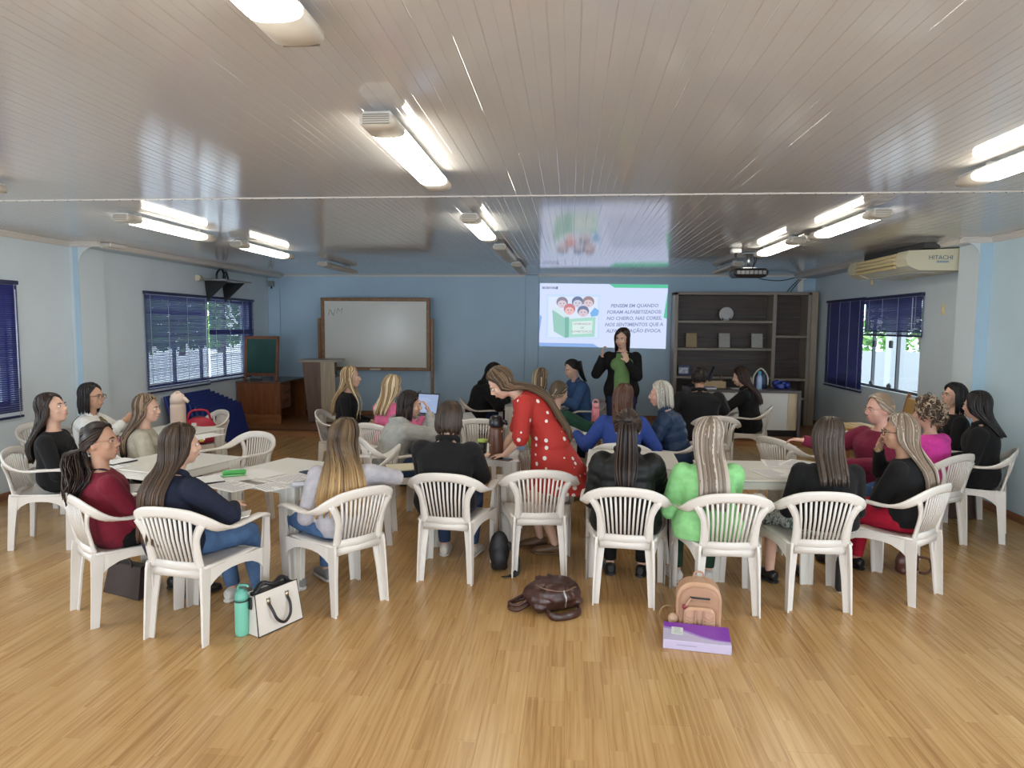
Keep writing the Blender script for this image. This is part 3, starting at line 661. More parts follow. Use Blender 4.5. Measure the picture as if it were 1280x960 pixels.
MB().b2((-.23, -.15, .0), (.22, .24, .10)).build('plinth', M('plinth_dark', (.03, .02, .02), .5), lc)
taper([(-.36, -.30), (.27, -.30), (.27, .32), (-.36, .32)], 1.02, [(-.36, -.30), (.27, -.30), (.27, .32), (-.36, .32)], 1.055).build('top', M('lectern_top', (.32, .27, .22), .4, var=.15, vscale=5), lc)

# stack of blue gym mats leaning on the left wall
matb = M('mat_blue', (.012, .032, .20), .38, spec=.4, bump=.04, bscale=25)
ML = ['front blue gym mat of the leaning stack, its whole face showing', 'second blue gym mat from the front of the leaning stack', 'third blue gym mat from the front of the leaning stack', 'fourth blue gym mat from the front of the leaning stack', 'fifth blue gym mat from the front of the leaning stack', 'sixth blue gym mat from the front of the leaning stack', 'seventh blue gym mat from the front of the leaning stack', 'rearmost blue gym mat of the leaning stack']
lean = .26
for k in range(8):
    th_, hh = .031, .56+.034*k; ww = 1.02+.02*k
    o = MB().box((0, 0, hh/2), (th_, ww, hh), bev=.007).build('gym_mat', matb)
    o.rotation_euler = (0, -lean, 0); o.location = (-4.98-k*(th_+.0025)/math.cos(lean), 9.66-.06*k, .0042)
    tag(o, ML[k], 'mat', 'blue gym mats leaning on the left wall')

# shelf unit
oak = M('shelf_oak', (.27, .225, .185), .45, var=.15, vscale=4, stretch=(5, 5, .7)); oakh = M('shelf_oak_flat', (.25, .21, .17), .45, var=.15, vscale=4, stretch=(.7, 5, 5))
wal = M('shelf_walnut', (.062, .042, .034), .5, var=.35, vscale=3.2, stretch=(.5, 5, 6))
su = thing('shelf_unit', 'tall shelf unit with pale edges and dark backs against the far wall', 'shelf', (0, 0, 0)); ys = YB-.40
xs0, xs1, xm = 1.75, 3.975, 3.36
P = lambda lo, hi, n, m_: MB().b2(lo, hi, bev=.003).build(n, m_, su)
P((xs0, ys, HST), (xs0+.06, YB-.02, 2.34), 'side', oak); P((3.92, ys, HST), (3.975, YB-.02, 2.34), 'side', oak); P((xm, ys, HST), (xm+.06, YB-.02, 2.30), 'divider', oak)
P((3.985, ys+.02, HST), (4.09, YB-.02, 2.36), 'corner_post', M('shelf_oak_light', (.33, .27, .20), .45, var=.12, vscale=4, stretch=(5, 5, .7)))
P((xs0, ys, 2.30), (3.975, YB-.02, 2.35), 'top', oakh); 
for k in range(6): P((xs0+.06, YB-.045, HST+k*.365+.002), (3.92, YB-.025, HST+(k+1)*.365-.002), 'back_board', wal)
for z in (1.86, 1.40, .92): P((xs0+.06, ys+.01, z-.03), (xm, YB-.045, z+.012), 'shelf_board', oakh)
for z in (1.62, .90, .58): P((xm+.06, ys+.01, z-.03), (3.92, YB-.045, z+.012), 'shelf_board', oakh)
P((xs0+.06, ys+.03, HST), (xm, ys+.05, .70), 'cupboard_door', wal); P((xm+.06, ys+.2, HST), (3.92, ys+.22, .52), 'cupboard_door', wal)
def onshelf(name, label, cat, px, z): p = atY(px, 400, ys+.14); return thing(name, label, cat, (p.x, ys+.16, z+.012))
pl = onshelf('plate', 'round white plate on a stand on the top shelf', 'plate', 908, 1.86)
MB().add([], []).tube([(0, .02, .115), (0, .0, .112)], [.115, .118], n=24).build('dish', M('plate_white', (.56, .55, .54), .3), pl)
MB().tube([(0, .0, .112), (0, -.004, .112)], [.09, .085], n=24).build('centre', M('plate_centre', (.52, .51, .50), .3), pl)
for s in (-1, 1): MB().box((s*.06, .02, .02), (.02, .08, .04), bev=.004).build('stand_foot', black, pl)
text_mesh('~', .06, 'mark', M('plate_mark', (.1, .1, .1), .5), pl, Matrix.Translation((0, -.006, .19)) @ Matrix.Rotation(PI/2, 4, 'X'))
for px, lab, c in ((865.5, 'golden brown framed certificate on the middle shelf', (.33, .235, .11)), (907, 'grey framed certificate standing in the middle of the middle shelf', (.40, .38, .35)), (948, 'grey framed certificate at the right end of the middle shelf', (.42, .41, .37))):
    t = onshelf('framed_certificate', lab, 'frame', px, 1.40); r_ = Matrix.Rotation(-.12, 3, 'X')
    MB().box((0, .02, .125), (.19, .012, .25), rot=r_, bev=.003).build('frame', M('cert_frame_%d' % px, tuple(v*.75 for v in c), .4), t)
    MB().box((0, .012, .125), (.165, .004, .22), rot=r_).build('sheet', M('cert_%d' % px, c, .4, var=.1, vscale=30), t)
    MB().box((0, .06, .07), (.04, .08, .01), rot=Matrix.Rotation(.7, 3, 'X')).build('strut', black, t)
t = onshelf('photo_card', 'small blue and white photo card at the left of the lower shelf', 'photo', 857, .92)
MB().box((0, 0, .09), (.19, .012, .17), bev=.002).build('card', M('card_blue', (.05, .06, .20), .4), t); MB().box((-.01, -.008, .085), (.16, .004, .10)).build('print', M('card_print', (.55, .58, .70), .4, var=.6, vscale=18), t)

# office desk in front of the shelf unit
wlam = M('white_laminate', (.66, .64, .60), .4); dkf = M('desk_frame_grey', (.115, .095, .10), .45, var=.2, vscale=5)
od = thing('office_desk', 'white-fronted office desk with dark edges on the stage before the shelves', 'desk', (0, 0, HST)); yd = 10.45; zt = .70
xd0, xd1 = 1.80, 3.45
MB().b2((xd0, yd-.03, zt-.035), (xd1, yd+.62, zt), bev=.004).build('top', dkf, od); MB().b2((xd1-.045, yd-.03, 0), (xd1, yd+.62, zt-.035)).build('side_panel', dkf, od)
for k in range(3): MB().b2((2.10+k*.39, yd, .10), (2.10+(k+1)*.39-.004, yd+.02, zt-.035)).build('front_panel', wlam, od)
MB().b2((3.27, yd+.004, .10), (xd1-.045, yd+.024, zt-.035)).build('front_strip', M('oak_strip', (.55, .44, .30), .4, var=.12, vscale=4, stretch=(5, 5, .7)), od)
MB().b2((xd0, yd-.0, 0), (2.10, yd+.6, zt-.035)).build('pedestal', M('pedestal_dark', (.055, .045, .042), .45), od); MB().b2((1.90, yd-.012, .06), (2.10, yd, zt-.05)).build('pedestal_front', M('pedestal_grey', (.14, .125, .115), .5), od)
MB().b2((2.10, yd+.03, 0), (xd1-.05, yd+.05, .10)).build('kick_board', black, od)
ztd = HST+zt
def ondesk(name, label, cat, px, dy, rz=0): p = atY(px, 480, yd+dy); return thing(name, label, cat, (p.x, yd+dy, ztd), rz)
t = ondesk('wooden_box', 'long pale wooden box on the desk before the shelves', 'box', 886, .40)
for lo, hi in (((-.24, -.10, 0), (.24, -.085, .10)), ((-.24, .085, 0), (.24, .10, .10)), ((-.24, -.085, 0), (-.225, .085, .10)), ((.225, -.085, 0), (.24, .085, .10)), ((-.225, -.085, 0), (.225, .085, .012))): MB().b2(lo, hi).build('board', M('pale_wood', (.50, .36, .19), .5, var=.15, vscale=5, stretch=(1, 6, 6)), t)
t = ondesk('laptop_stand', 'thin black slanted board rising behind the long wooden box', 'stand', 888, .56); MB().box((.0, .0, .16), (.035, .16, .32), rot=Matrix.Rotation(.38, 3, 'Y'), bev=.004).build('board', black, t); MB().box((-.03, 0, .01), (.12, .16, .02), bev=.004).build('foot', black, t)
t = ondesk('ornament', 'small reddish ornament behind the long wooden box', 'ornament', 901, .565); MB().lathe([(.03, 0), (.045, .03), (.03, .08), (.015, .12), (.022, .15), (.012, .18)], 14).build('body', M('ornament_red', (.22, .08, .04), .4), t); MB().ell((.05, 0, .05), (.03, .02, .03)).build('wing', MATS['ornament_red'], t)
t = ondesk('book', 'purple-blue book lying flat on the desk before the wooden box', 'book', 884, .10, .06); MB().box((0, 0, .014), (.24, .16, .024), bev=.003).build('pages', white_plain, t); MB().box((0, 0, .029), (.25, .17, .006), bev=.002).build('cover', M('book_purple', (.16, .13, .42), .35, var=.5, vscale=9), t)
t = ondesk('charger', 'dark coiled lead on the left end of the desk before the shelves', 'cable', 866, .30); MB().tube([(.07*math.cos(a*.5)*(1-.02*a), .05*math.sin(a*.5)*(1-.02*a), .012+.0015*a) for a in range(30)], .009, n=6).build('lead', black, t); MB().box((.02, -.08, .015), (.07, .04, .03), bev=.006).build('plug', black, t)
for k, (px, dy, rz, lab) in enumerate(((927, .12, .1, 'white sheet of paper on the desk, left of the wooden holder'), (940, .05, -.15, 'white sheet of paper on the desk edge below the wooden holder'))):
    o = MB().box((0, 0, 0), (.21, .29, .004)).build('paper_sheet', M('paper', (.78, .79, .82), .6), None); p = atY(px, 480, yd+dy+.1); o.location = (p.x, yd+dy+.1, ztd+.003+.005*k); o.rotation_euler = (0, 0, rz+1.5); tag(o, lab, 'paper', 'papers on the office desk')
t = ondesk('file_holder', 'pale wooden slatted holder on the office desk beside the blue bottle', 'holder', 938, .40)
for k in range(5): MB().box((-.09+k*.045, 0, .085), (.034, .14, .17), bev=.003).build('slat', M('holder_wood', (.50, .37, .22), .5), t)
MB().box((0, 0, .006), (.24, .16, .012)).build('base', MATS['holder_wood'], t); MB().box((-.12, 0, .09), (.02, .15, .18), bev=.003).build('end_board', M('holder_red', (.30, .13, .06), .5), t)
t = ondesk('water_bottle', 'pale blue bottle on the office desk in front of the dark tote', 'bottle', 949, .16)
MB().lathe([(.036, 0), (.04, .02), (.04, .17), (.03, .21), (.018, .23)], 16).build('body', M('bottle_blue', (.36, .50, .74), .15), t); MB().lathe([(.024, .23), (.024, .27), (.016, .28)], 14).build('cap', M('bottle_cap', (.10, .45, .62), .3), t)
t = ondesk('tote_bag', 'dark blue bag with pale arched handle behind the blue bottle', 'bag', 950, .34)
MB().tube([(0, 0, 0), (0, 0, .08), (0, 0, .20), (0, 0, .25)], [(.10, .06), (.11, .06), (.09, .045), (.05, .03)], n=14, side=(1, 0, 0)).build('pouch', M('bag_navy', (.02, .03, .07), .5), t)
MB().tube(smooth_path([(-.11, -.02, .05), (-.10, -.02, .20), (0, -.02, .31), (.10, -.02, .20), (.11, -.02, .05)]), .012, n=8).build('handle', M('handle_pale', (.60, .58, .50), .5), t)
t = ondesk('blue_bag', 'crumpled shiny blue bag on the right end of the office desk', 'bag', 977, .30)
mb = MB()
for k in range(10): mb.ell((RNG.uniform(-.09, .09), RNG.uniform(-.05, .05), RNG.uniform(.04, .11)), (RNG.uniform(.04, .07),)*2+(RNG.uniform(.03, .05),), rot=Matrix.Rotation(k, 3, 'X'), nu=8, nv=6)
mb.build('bundle', M('shiny_blue', (.02, .04, .25), .22), t)
# ================================================================== white plastic armchairs and tables
plas = M('white_plastic', (0.675, 0.64, 0.595), 0.34, spec=0.45, var=.03, vscale=6)
plas2 = M('white_plastic_table', (0.69, 0.675, 0.62), 0.33, spec=0.45, var=.03, vscale=5)
def chair_parts():
    t = thing('plastic_armchair', 'x', 'chair')
    # rail: arms and top of the back in one sweep. rows: x y z, a (across) b (thickness), across direction
    half = [(.268, .245, .610, .030, .012, (1, .25, 0)), (.272, .18, .632, .032, .012, (1, .1, 0)), (.274, .06, .632, .030, .011, (1, 0, 0)),
            (.270, -.06, .628, .028, .011, (1, 0, .1)), (.258, -.155, .645, .030, .011, (.8, .1, .6)), (.222, -.225, .690, .034, .011, (.45, 0, .9)),
            (.150, -.262, .728, .034, .010, (.2, -.1, 1)), (.070, -.277, .743, .032, .010, (.05, -.15, 1)), (0, -.281, .746, .032, .010, (0, -.15, 1))]
    rows = [(*h[:5], *h[5]) for h in half]+[(-h[0], h[1], h[2], h[3], h[4], -h[5][0], h[5][1], h[5][2]) for h in half[:-1][::-1]]
    # keep the across direction continuous over the middle
    rows = [list(r) for r in rows]
    for r in rows[len(half):]: r[5:8] = r[5:8]
    sp_ = smooth_path(rows, 3); pts = [Vector(q[:3]) for q in sp_]; rad = [(q[3], q[4]) for q in sp_]; sd = []
    prev = None
    for q in sp_:
        v = Vector(q[5:8]).normalized()
        sd.append(v)
    MB().tube(pts, rad, n=8, side=sd, flat=.75).build('arm_rail', plas, t)
    # back side frames, lower band
    for s in (-1, 1):
        p_ = smooth_path([(s*.150, -.190, .405, .030, .010), (s*.150, -.212, .50, .026, .010), (s*.160, -.232, .60, .024, .009), (s*.205, -.240, .685, .026, .009)], 3)
        MB().tube([q[:3] for q in p_], [(q[3], q[4]) for q in p_], n=6, side=(1, 0, 0), flat=.75).build('back_post', plas, t)
    MB().tube([(-.16, -.192, .425), (0, -.205, .425), (.16, -.192, .425)], [(.034, .010)]*3, n=6, side=(0, -.15, 1), flat=.75).build('back_band', plas, t)
    sl_ = None
    for k in range(11):
        f = (k-5)/5; x0, x1 = f*.120, f*.152
        y0 = -.2045+.010*abs(f); y1 = -.276+.012*f*f; z1 = .728-.016*f*f
        p_ = [(x0, y0, .445), ((x0+x1)/2-.002*f, (y0+y1)/2-.010, .59), (x1, y1, z1)]
        MB().tube(p_, [(.0095, .006)]*3, n=4, side=(1, 0, 0)).build('slat', plas, t)
    # seat with a rolled front edge
    mb = MB(); nx, ny = 8, 7; vs = []
    for j in range(ny):
        y = -.20+.44*j/(ny-1)
        for i in range(nx):
            u = -1+2*i/(nx-1); w = .195+.045*min(1, (y+.2)/.3)
            z = .420+.014*u*u-.010*(1-u*u)*math.sin(PI*min(1, max(0, (y+.2)/.40)))-(.030 if j == ny-1 else 0)
            vs.append((u*w, y+(.004 if j == ny-1 else 0), z))
    top = len(vs); vs += [(x, y, z-.012) for x, y, z in vs]; fs = []
    for j in range(ny-1):
        for i in range(nx-1):
            a = j*nx+i; fs.append((a, a+1, a+nx+1, a+nx)); fs.append((top+a, top+a+nx, top+a+nx+1, top+a+1))
    for i in range(nx-1): fs.append((i, top+i, top+i+1, i+1)); a = (ny-1)*nx+i; fs.append((a, a+1, top+a+1, top+a))
    for j in range(ny-1): a = j*nx; fs.append((a, a+nx, top+a+nx, top+a)); a = j*nx+nx-1; fs.append((a, top+a, top+a+nx, a+nx))
    mb.add(vs, fs, True).build('seat', plas, t)
    for s in (-1, 1):
        # front leg: broad channel from the arm to the floor, tapering; and side skirt arching to the rear leg
        mb = MB()
        prof = [(0, 0), (.012, -.030), (.012, .036), (.0, .038), (-.045, .036), (-.045, .026), (-.004, .026), (-.004, -.030)]
        vs = []
        for z, cx, cy, sc_ in ((.0, .262, .212, .86), (.20, .262, .222, .98), (.405, .266, .232, 1.1), (.50, .268, .238, .9), (.618, .270, .244, .78)):
            vs += [(s*(cx+px*sc_-.004), cy+py*sc_, z) for px, py in prof]
        n = len(prof); fs = [(r*n+i, r*n+(i+1) % n, (r+1)*n+(i+1) % n, (r+1)*n+i) for r in range(4) for i in range(n)]+[tuple(range(n)), tuple(range(4*n, 5*n))]
        if s > 0: fs = [f[::-1] for f in fs]
        mb.add(vs, fs).build('front_leg', plas, t)
        mb = MB(); prof = [(.020, -.028), (.024, .026), (-.006, .028), (-.030, .024), (-.030, .014), (.008, .014), (.008, -.028)]; n = len(prof); vs = []
        for z, cx, cy, sc_ in ((.0, .178, -.222, .80), (.22, .170, -.205, 1.0), (.40, .158, -.190, 1.25), (.435, .156, -.186, 1.2)):
            vs += [(s*(cx+px*sc_), cy+py*sc_, z) for px, py in prof]
        fs = [(r*n+i, r*n+(i+1) % n, (r+1)*n+(i+1) % n, (r+1)*n+i) for r in range(3) for i in range(n)]+[tuple(range(n)), tuple(range(3*n, 4*n))]
        if s > 0: fs = [f[::-1] for f in fs]
        mb.add(vs, fs).build('rear_leg', plas, t)
        # arched skirt along the side under the seat
        mb = MB(); K = 9; vs = []
        for q in range(K):
            f = q/(K-1); y = -.19+.42*f; x = .165+.10*f**.7; zt_ = .428-.004*f; zb_ = zt_-.045-.10*abs(2*f-1)**3
            vs += [(s*(x+.008), y, zt_), (s*(x+.008), y, zb_), (s*(x-.003), y, zb_), (s*(x-.003), y, zt_)]
        fs = [(q*4+i, q*4+(i+1) % 4, (q+1)*4+(i+1) % 4, (q+1)*4+i) for q in range(K-1) for i in range(4)]+[(0, 1, 2, 3), tuple(4*(K-1)+i for i in range(4))]
        mb.add(vs, fs, False).build('side_skirt', plas, t)
    MB().tube([(-.22, .236, .385), (0, .246, .392), (.22, .236, .385)], [(.026, .006)]*3, n=6, side=(0, 0, 1), flat=.8).build('front_skirt', plas, t)
    MB().tube([(-.155, -.196, .385), (0, -.205, .39), (.155, -.196, .385)], [(.026, .006)]*3, n=6, side=(0, 0, 1), flat=.8).build('rear_skirt', plas, t)
    return t
CH0 = chair_parts(); CH_USED = [False]
CG = 'white plastic armchairs in the room'
def chair(x, y, deg, label):
    rz = math.radians(deg)
    if not CH_USED[0]: o = CH0; o.location = (x, y, 0); o.rotation_euler = (0, 0, rz); o['label'] = label; o['group'] = CG; CH_USED[0] = True; return o
    return dup(CH0, (x, y, 0), rz, label, CG)
# position of the chair centre, facing (0 = towards the stage, + = turned left)
CHAIRS = dict(
    navy=(-2.11, 3.67, -9, 'white plastic armchair under the woman in the navy jacket'),
    burg=(-2.72, 3.86, -37, 'white plastic armchair under the woman in the burgundy jumper and ponytail'),
    ombre=(-1.44, 4.13, 51, 'white plastic armchair under the woman with ombre hair'),
    black=(-.81, 4.68, -5, 'white plastic armchair under the person in the black padded jacket'),
    empty=(-.22, 4.86, 7, 'empty white plastic armchair behind the red polka dot dress'),
    pony=(.38, 4.41, -6, 'white plastic armchair under the woman with the long dark ponytail'),
    green=(.97, 4.33, 2, 'white plastic armchair under the woman in the bright green blazer'),
    cardi=(1.55, 4.44, 1, 'white plastic armchair under the woman in the black cardigan and patterned skirt'),
    redp=(2.18, 4.66, 40, 'white plastic armchair under the woman in red trousers'),
    curly=(2.95, 5.8, 32, 'white plastic armchair under the woman with curly hair'),
    bhair=(3.46, 6.04, 58, 'white plastic armchair under the dark haired woman by the right wall'),
    face=(3.62, 6.74, 78, 'white plastic armchair of the woman furthest back by the right wall'),
    maroon=(2.38, 5.38, 112, 'white plastic armchair under the older woman in the maroon jumper'),
    handch=(2.06, 6.36, -62, 'white plastic armchair whose back the maroon sleeved woman holds'),
    p18=(0.98, 6.42, 72, 'white plastic armchair under the grey haired woman in the quilted jacket'),
    p17=(0.47, 6.02, -4, 'white plastic armchair behind the woman in the cobalt blue jacket'),
    man=(1.66, 7.95, -3, 'white plastic armchair under the man in the black jacket'),
    coat=(2.28, 8.85, 70, 'white plastic armchair under the woman in the long black coat'),
    p1=(-4.12, 5.02, -72, 'white plastic armchair under the dark haired woman in black at the left'),
    p2=(-4.46, 6.0, -75, 'white plastic armchair under the woman in the white blazer'),
    p4=(-3.58, 5.45, -62, 'white plastic armchair under the woman in the beige top'),
    leftend=(-5.02, 6.22, -96, 'empty white plastic armchair at the left edge below the dark blind'),
    redbag=(-4.12, 7.22, 140, 'white plastic armchair with the red bag on its seat'),
    emptyA=(-2.92, 5.7, 158, 'empty white plastic armchair beyond the left table, back curving to the right'),
    emptyB=(-1.66, 5.36, 98, 'empty white plastic armchair right of the left table, one arm showing'),
    p7=(-1.56, 5.88, -62, 'white plastic armchair under the woman in the grey hoodie'),
    p9=(-2.62, 7.62, -84, 'white plastic armchair under the blonde woman in black'),
    p10=(-1.86, 6.86, -28, 'white plastic armchair under the blonde woman in pink'),
    mid1=(-.98, 7.38, 4, 'empty white plastic armchair behind the brown thermos'),
    mid2=(-.29, 6.02, 14, 'white plastic armchair just beyond the hands of the dotted dress woman'),
    p11=(-1.2, 9.15, -78, 'white plastic armchair under the person in the black hood'),
    p14=(-.16, 6.86, -40, 'white plastic armchair hidden behind the dotted dress, under the woman in dark green'),
    p15=(0.22, 9.3, 105, 'white plastic armchair under the woman in the denim jacket'),
    p13=(-.37, 8.32, -4, 'white plastic armchair on the near side of the back table'),
)
for k_, (x, y, d, lab) in CHAIRS.items(): chair(x, y, d, lab)

def table_parts():
    t = thing('plastic_table', 'x', 'table'); a = .35
    MB().box((0, 0, .713), (2*a, 2*a, .014), bev=.006).build('tabletop', plas2, t)
    for rz in range(4):
        R = Matrix.Rotation(rz*PI/2, 3, 'Z'); m_ = MB().box((0, -a+.018, .680), (2*a-.16, .010, .054)); m_.v = [tuple(R @ Vector(v)) for v in m_.v]; m_.build('apron', plas2, t)
        # corner leg: L-shaped channel with a groove on each outer face
        pr = [(-.345, -.335), (-.335, -.345), (-.300, -.345), (-.294, -.337), (-.280, -.337), (-.274, -.345), (-.232, -.345), (-.226, -.337), (-.226, -.326), (-.326, -.326), (-.326, -.226), (-.337, -.226), (-.345, -.232), (-.345, -.274), (-.337, -.280), (-.337, -.294), (-.345, -.300)]
        n = len(pr); vs = []
        for z, s_ in ((0, .76), (.35, .9), (.706, 1.0)):
            for x, y in pr: vs.append(R @ Vector((-.345+(x+.345)*s_, -.345+(y+.345)*s_, z)))
        fs = [(r*n+i, r*n+(i+1) % n, (r+1)*n+(i+1) % n, (r+1)*n+i) for r in range(2) for i in range(n)]+[tuple(range(n))[::-1], tuple(range(2*n, 3*n))]
        MB().add(vs, fs).build('leg', plas2, t)
    return t
TB0 = table_parts(); TBU = [False]; TG = 'square white plastic tables'
def table(x, y, deg, label):
    rz = math.radians(deg)
    if not TBU[0]: TB0.location = (x, y, 0); TB0.rotation_euler = (0, 0, rz); TB0['label'] = label; TB0['group'] = TG; TBU[0] = True; return TB0
    return dup(TB0, (x, y, 0), rz, label, TG)
TABLES = dict(A=(-1.97, 4.62, -20, 'square white plastic table at front left covered with papers'),
       B=(-3.84, 6.20, -14, 'white plastic table at the left carrying the beige thermos'),
       C=(-2.98, 4.82, -16, 'white plastic table beside the woman in the burgundy jumper'),
    D=(-.76, 5.56, 3, 'white plastic table at which the dotted dress woman leans'),
    E=(.50, 5.36, -3, 'white plastic table in front of the ponytail woman, its corner leg showing'),
    F=(1.33, 5.02, 2, 'white plastic table with papers between the green blazer and black cardigan'),
    G=(-1.42, 7.62, 14, 'white plastic table with the open laptop'),
    H=(.35, 7.06, -6, 'white plastic table with the pink bottle'),
       I=(3.0, 6.78, 8, 'white plastic table at the right near the wooden chairs'),
    J=(-0.5, 9, 4, 'white plastic table at the back between the hooded person and the denim jacket'))
for k_, v_ in TABLES.items(): table(*v_)
TZ = .722
# ================================================================== people
def fuse(mb, name, voxel, it, ratio, mat, parent, fac=.5):
    """one continuous skin over all shapes in mb"""
    me = mb.mesh('tmp'); o = bpy.data.objects.new('tmp', me); C.objects.link(o)
    m = o.modifiers.new('r', 'REMESH'); m.mode = 'VOXEL'; m.voxel_size = voxel
    if it: m = o.modifiers.new('s', 'SMOOTH'); m.iterations = it; m.factor = fac
    if ratio < 1: m = o.modifiers.new('d', 'DECIMATE'); m.ratio = ratio
    dg = bpy.context.evaluated_depsgraph_get()
    res = bpy.data.meshes.new_from_object(o.evaluated_get(dg)); bpy.data.objects.remove(o); bpy.data.meshes.remove(me)
    res.polygons.foreach_set('use_smooth', [True]*len(res.polygons)); res.name = name
    res.materials.clear(); res.materials.append(mat); return link(name, res, parent)

def skin_mat(name, c):
    m = M(name, c, .48, spec=.35, var=.06, vscale=14); b = m.node_tree.nodes['Principled BSDF']
    b.inputs['Subsurface Weight'].default_value = .08; b.inputs['Subsurface Radius'].default_value = (.02, .008, .004); return m
SK = dict(light=skin_mat('skin_light', (.60, .375, .28)), mid=skin_mat('skin_medium', (.52, .30, .205)), tan=skin_mat('skin_tan', (.44, .24, .155)), pink=skin_mat('skin_pink', (.62, .35, .28)))
eye_w = M('eye_white', (.75, .72, .70), .2); eye_d = M('eye_dark', (.02, .013, .01), .15); lip = M('lips', (.40, .13, .12), .4); brow_m = M('eyebrow', (.06, .035, .025), .7)
hair_m = bpy.data.materials.new('hair'); hair_m.use_nodes = True
_n = hair_m.node_tree.nodes; _l = hair_m.node_tree.links; _a = nd(hair_m, 'ShaderNodeAttribute', attribute_name='tint'); _b = _n['Principled BSDF']
_l.new(_a.outputs['Color'], _b.inputs['Base Color']); _b.inputs['Roughness'].default_value = .42; _b.inputs['Specular IOR Level'].default_value = .35

def lerp(a, b, t): return a+(b-a)*t
def sst(t): t = min(1, max(0, t)); return t*t*(3-2*t)
def ik(S, Wt, l1, l2, pole):
    d = Wt-S; L = d.length
    if L > (l1+l2)*.998: Wt = S+d*((l1+l2)*.998/L); d = Wt-S; L = d.length
    L = max(L, abs(l1-l2)*1.05+.01)
    a = (l1*l1-l2*l2+L*L)/(2*L); h = math.sqrt(max(0, l1*l1-a*a)); u = d.normalized(); pv = Vector(pole); pv = pv-u*pv.dot(u)
    if pv.length < 1e-5: pv = u.orthogonal()
    return S+u*a+pv.normalized()*h, Wt

def hand(mb, W, d, n, s, curl=.35, k=1.0, thumb=1.0):
    """W wrist, d pointing direction, n palm normal, s = +1 right hand / -1 left hand (thumb side)"""
    d = Vector(d).normalized(); n = Vector(n); n = (n-d*n.dot(d)).normalized(); side = d.cross(n)*s     # towards the little finger or the thumb
    th = -side                                                                                       # thumb side
    mb.tube([W-d*.02*k, W+d*.012*k, W+d*.045*k, W+d*.084*k], [(.025*k, .017*k), (.030*k, .016*k), (.038*k, .015*k), (.036*k, .011*k)], n=10, side=side)
    for i, (off, ln, sp_) in enumerate(((.0285, .072, .17), (.0095, .082, .05), (-.0095, .077, -.06), (-.028, .060, -.19))):
        p = W+d*(.080-.004*abs(i-1.3))*k+th*off*k; dr = (d+th*sp_).normalized(); pts = [p-dr*.012*k, p]; ang = .1+curl*.35
        for f, g in ((.45, 1.0), (.30, 1.1), (.25, .8)):
            dd = (dr*math.cos(ang)+n*math.sin(ang)).normalized(); p = p+dd*ln*f*k; pts.append(p); ang += curl*g
        mb.tube(pts, [.0088*k, .0088*k, .0082*k, .0076*k, .0062*k], n=7)
    p = W+d*.022*k+th*.024*k; dr = (d*.75+th*.75*thumb+n*.35).normalized(); pts = [W+d*.012*k+th*.014*k, p]
    for f, b_ in ((.036, 0), (.028, .25)):
        dd = (dr+d*.5*b_+n*b_*.6).normalized(); p = p+dd*f*k; pts.append(p)
    mb.tube(pts, [.014*k, .0125*k, .0102*k, .0078*k], n=8)

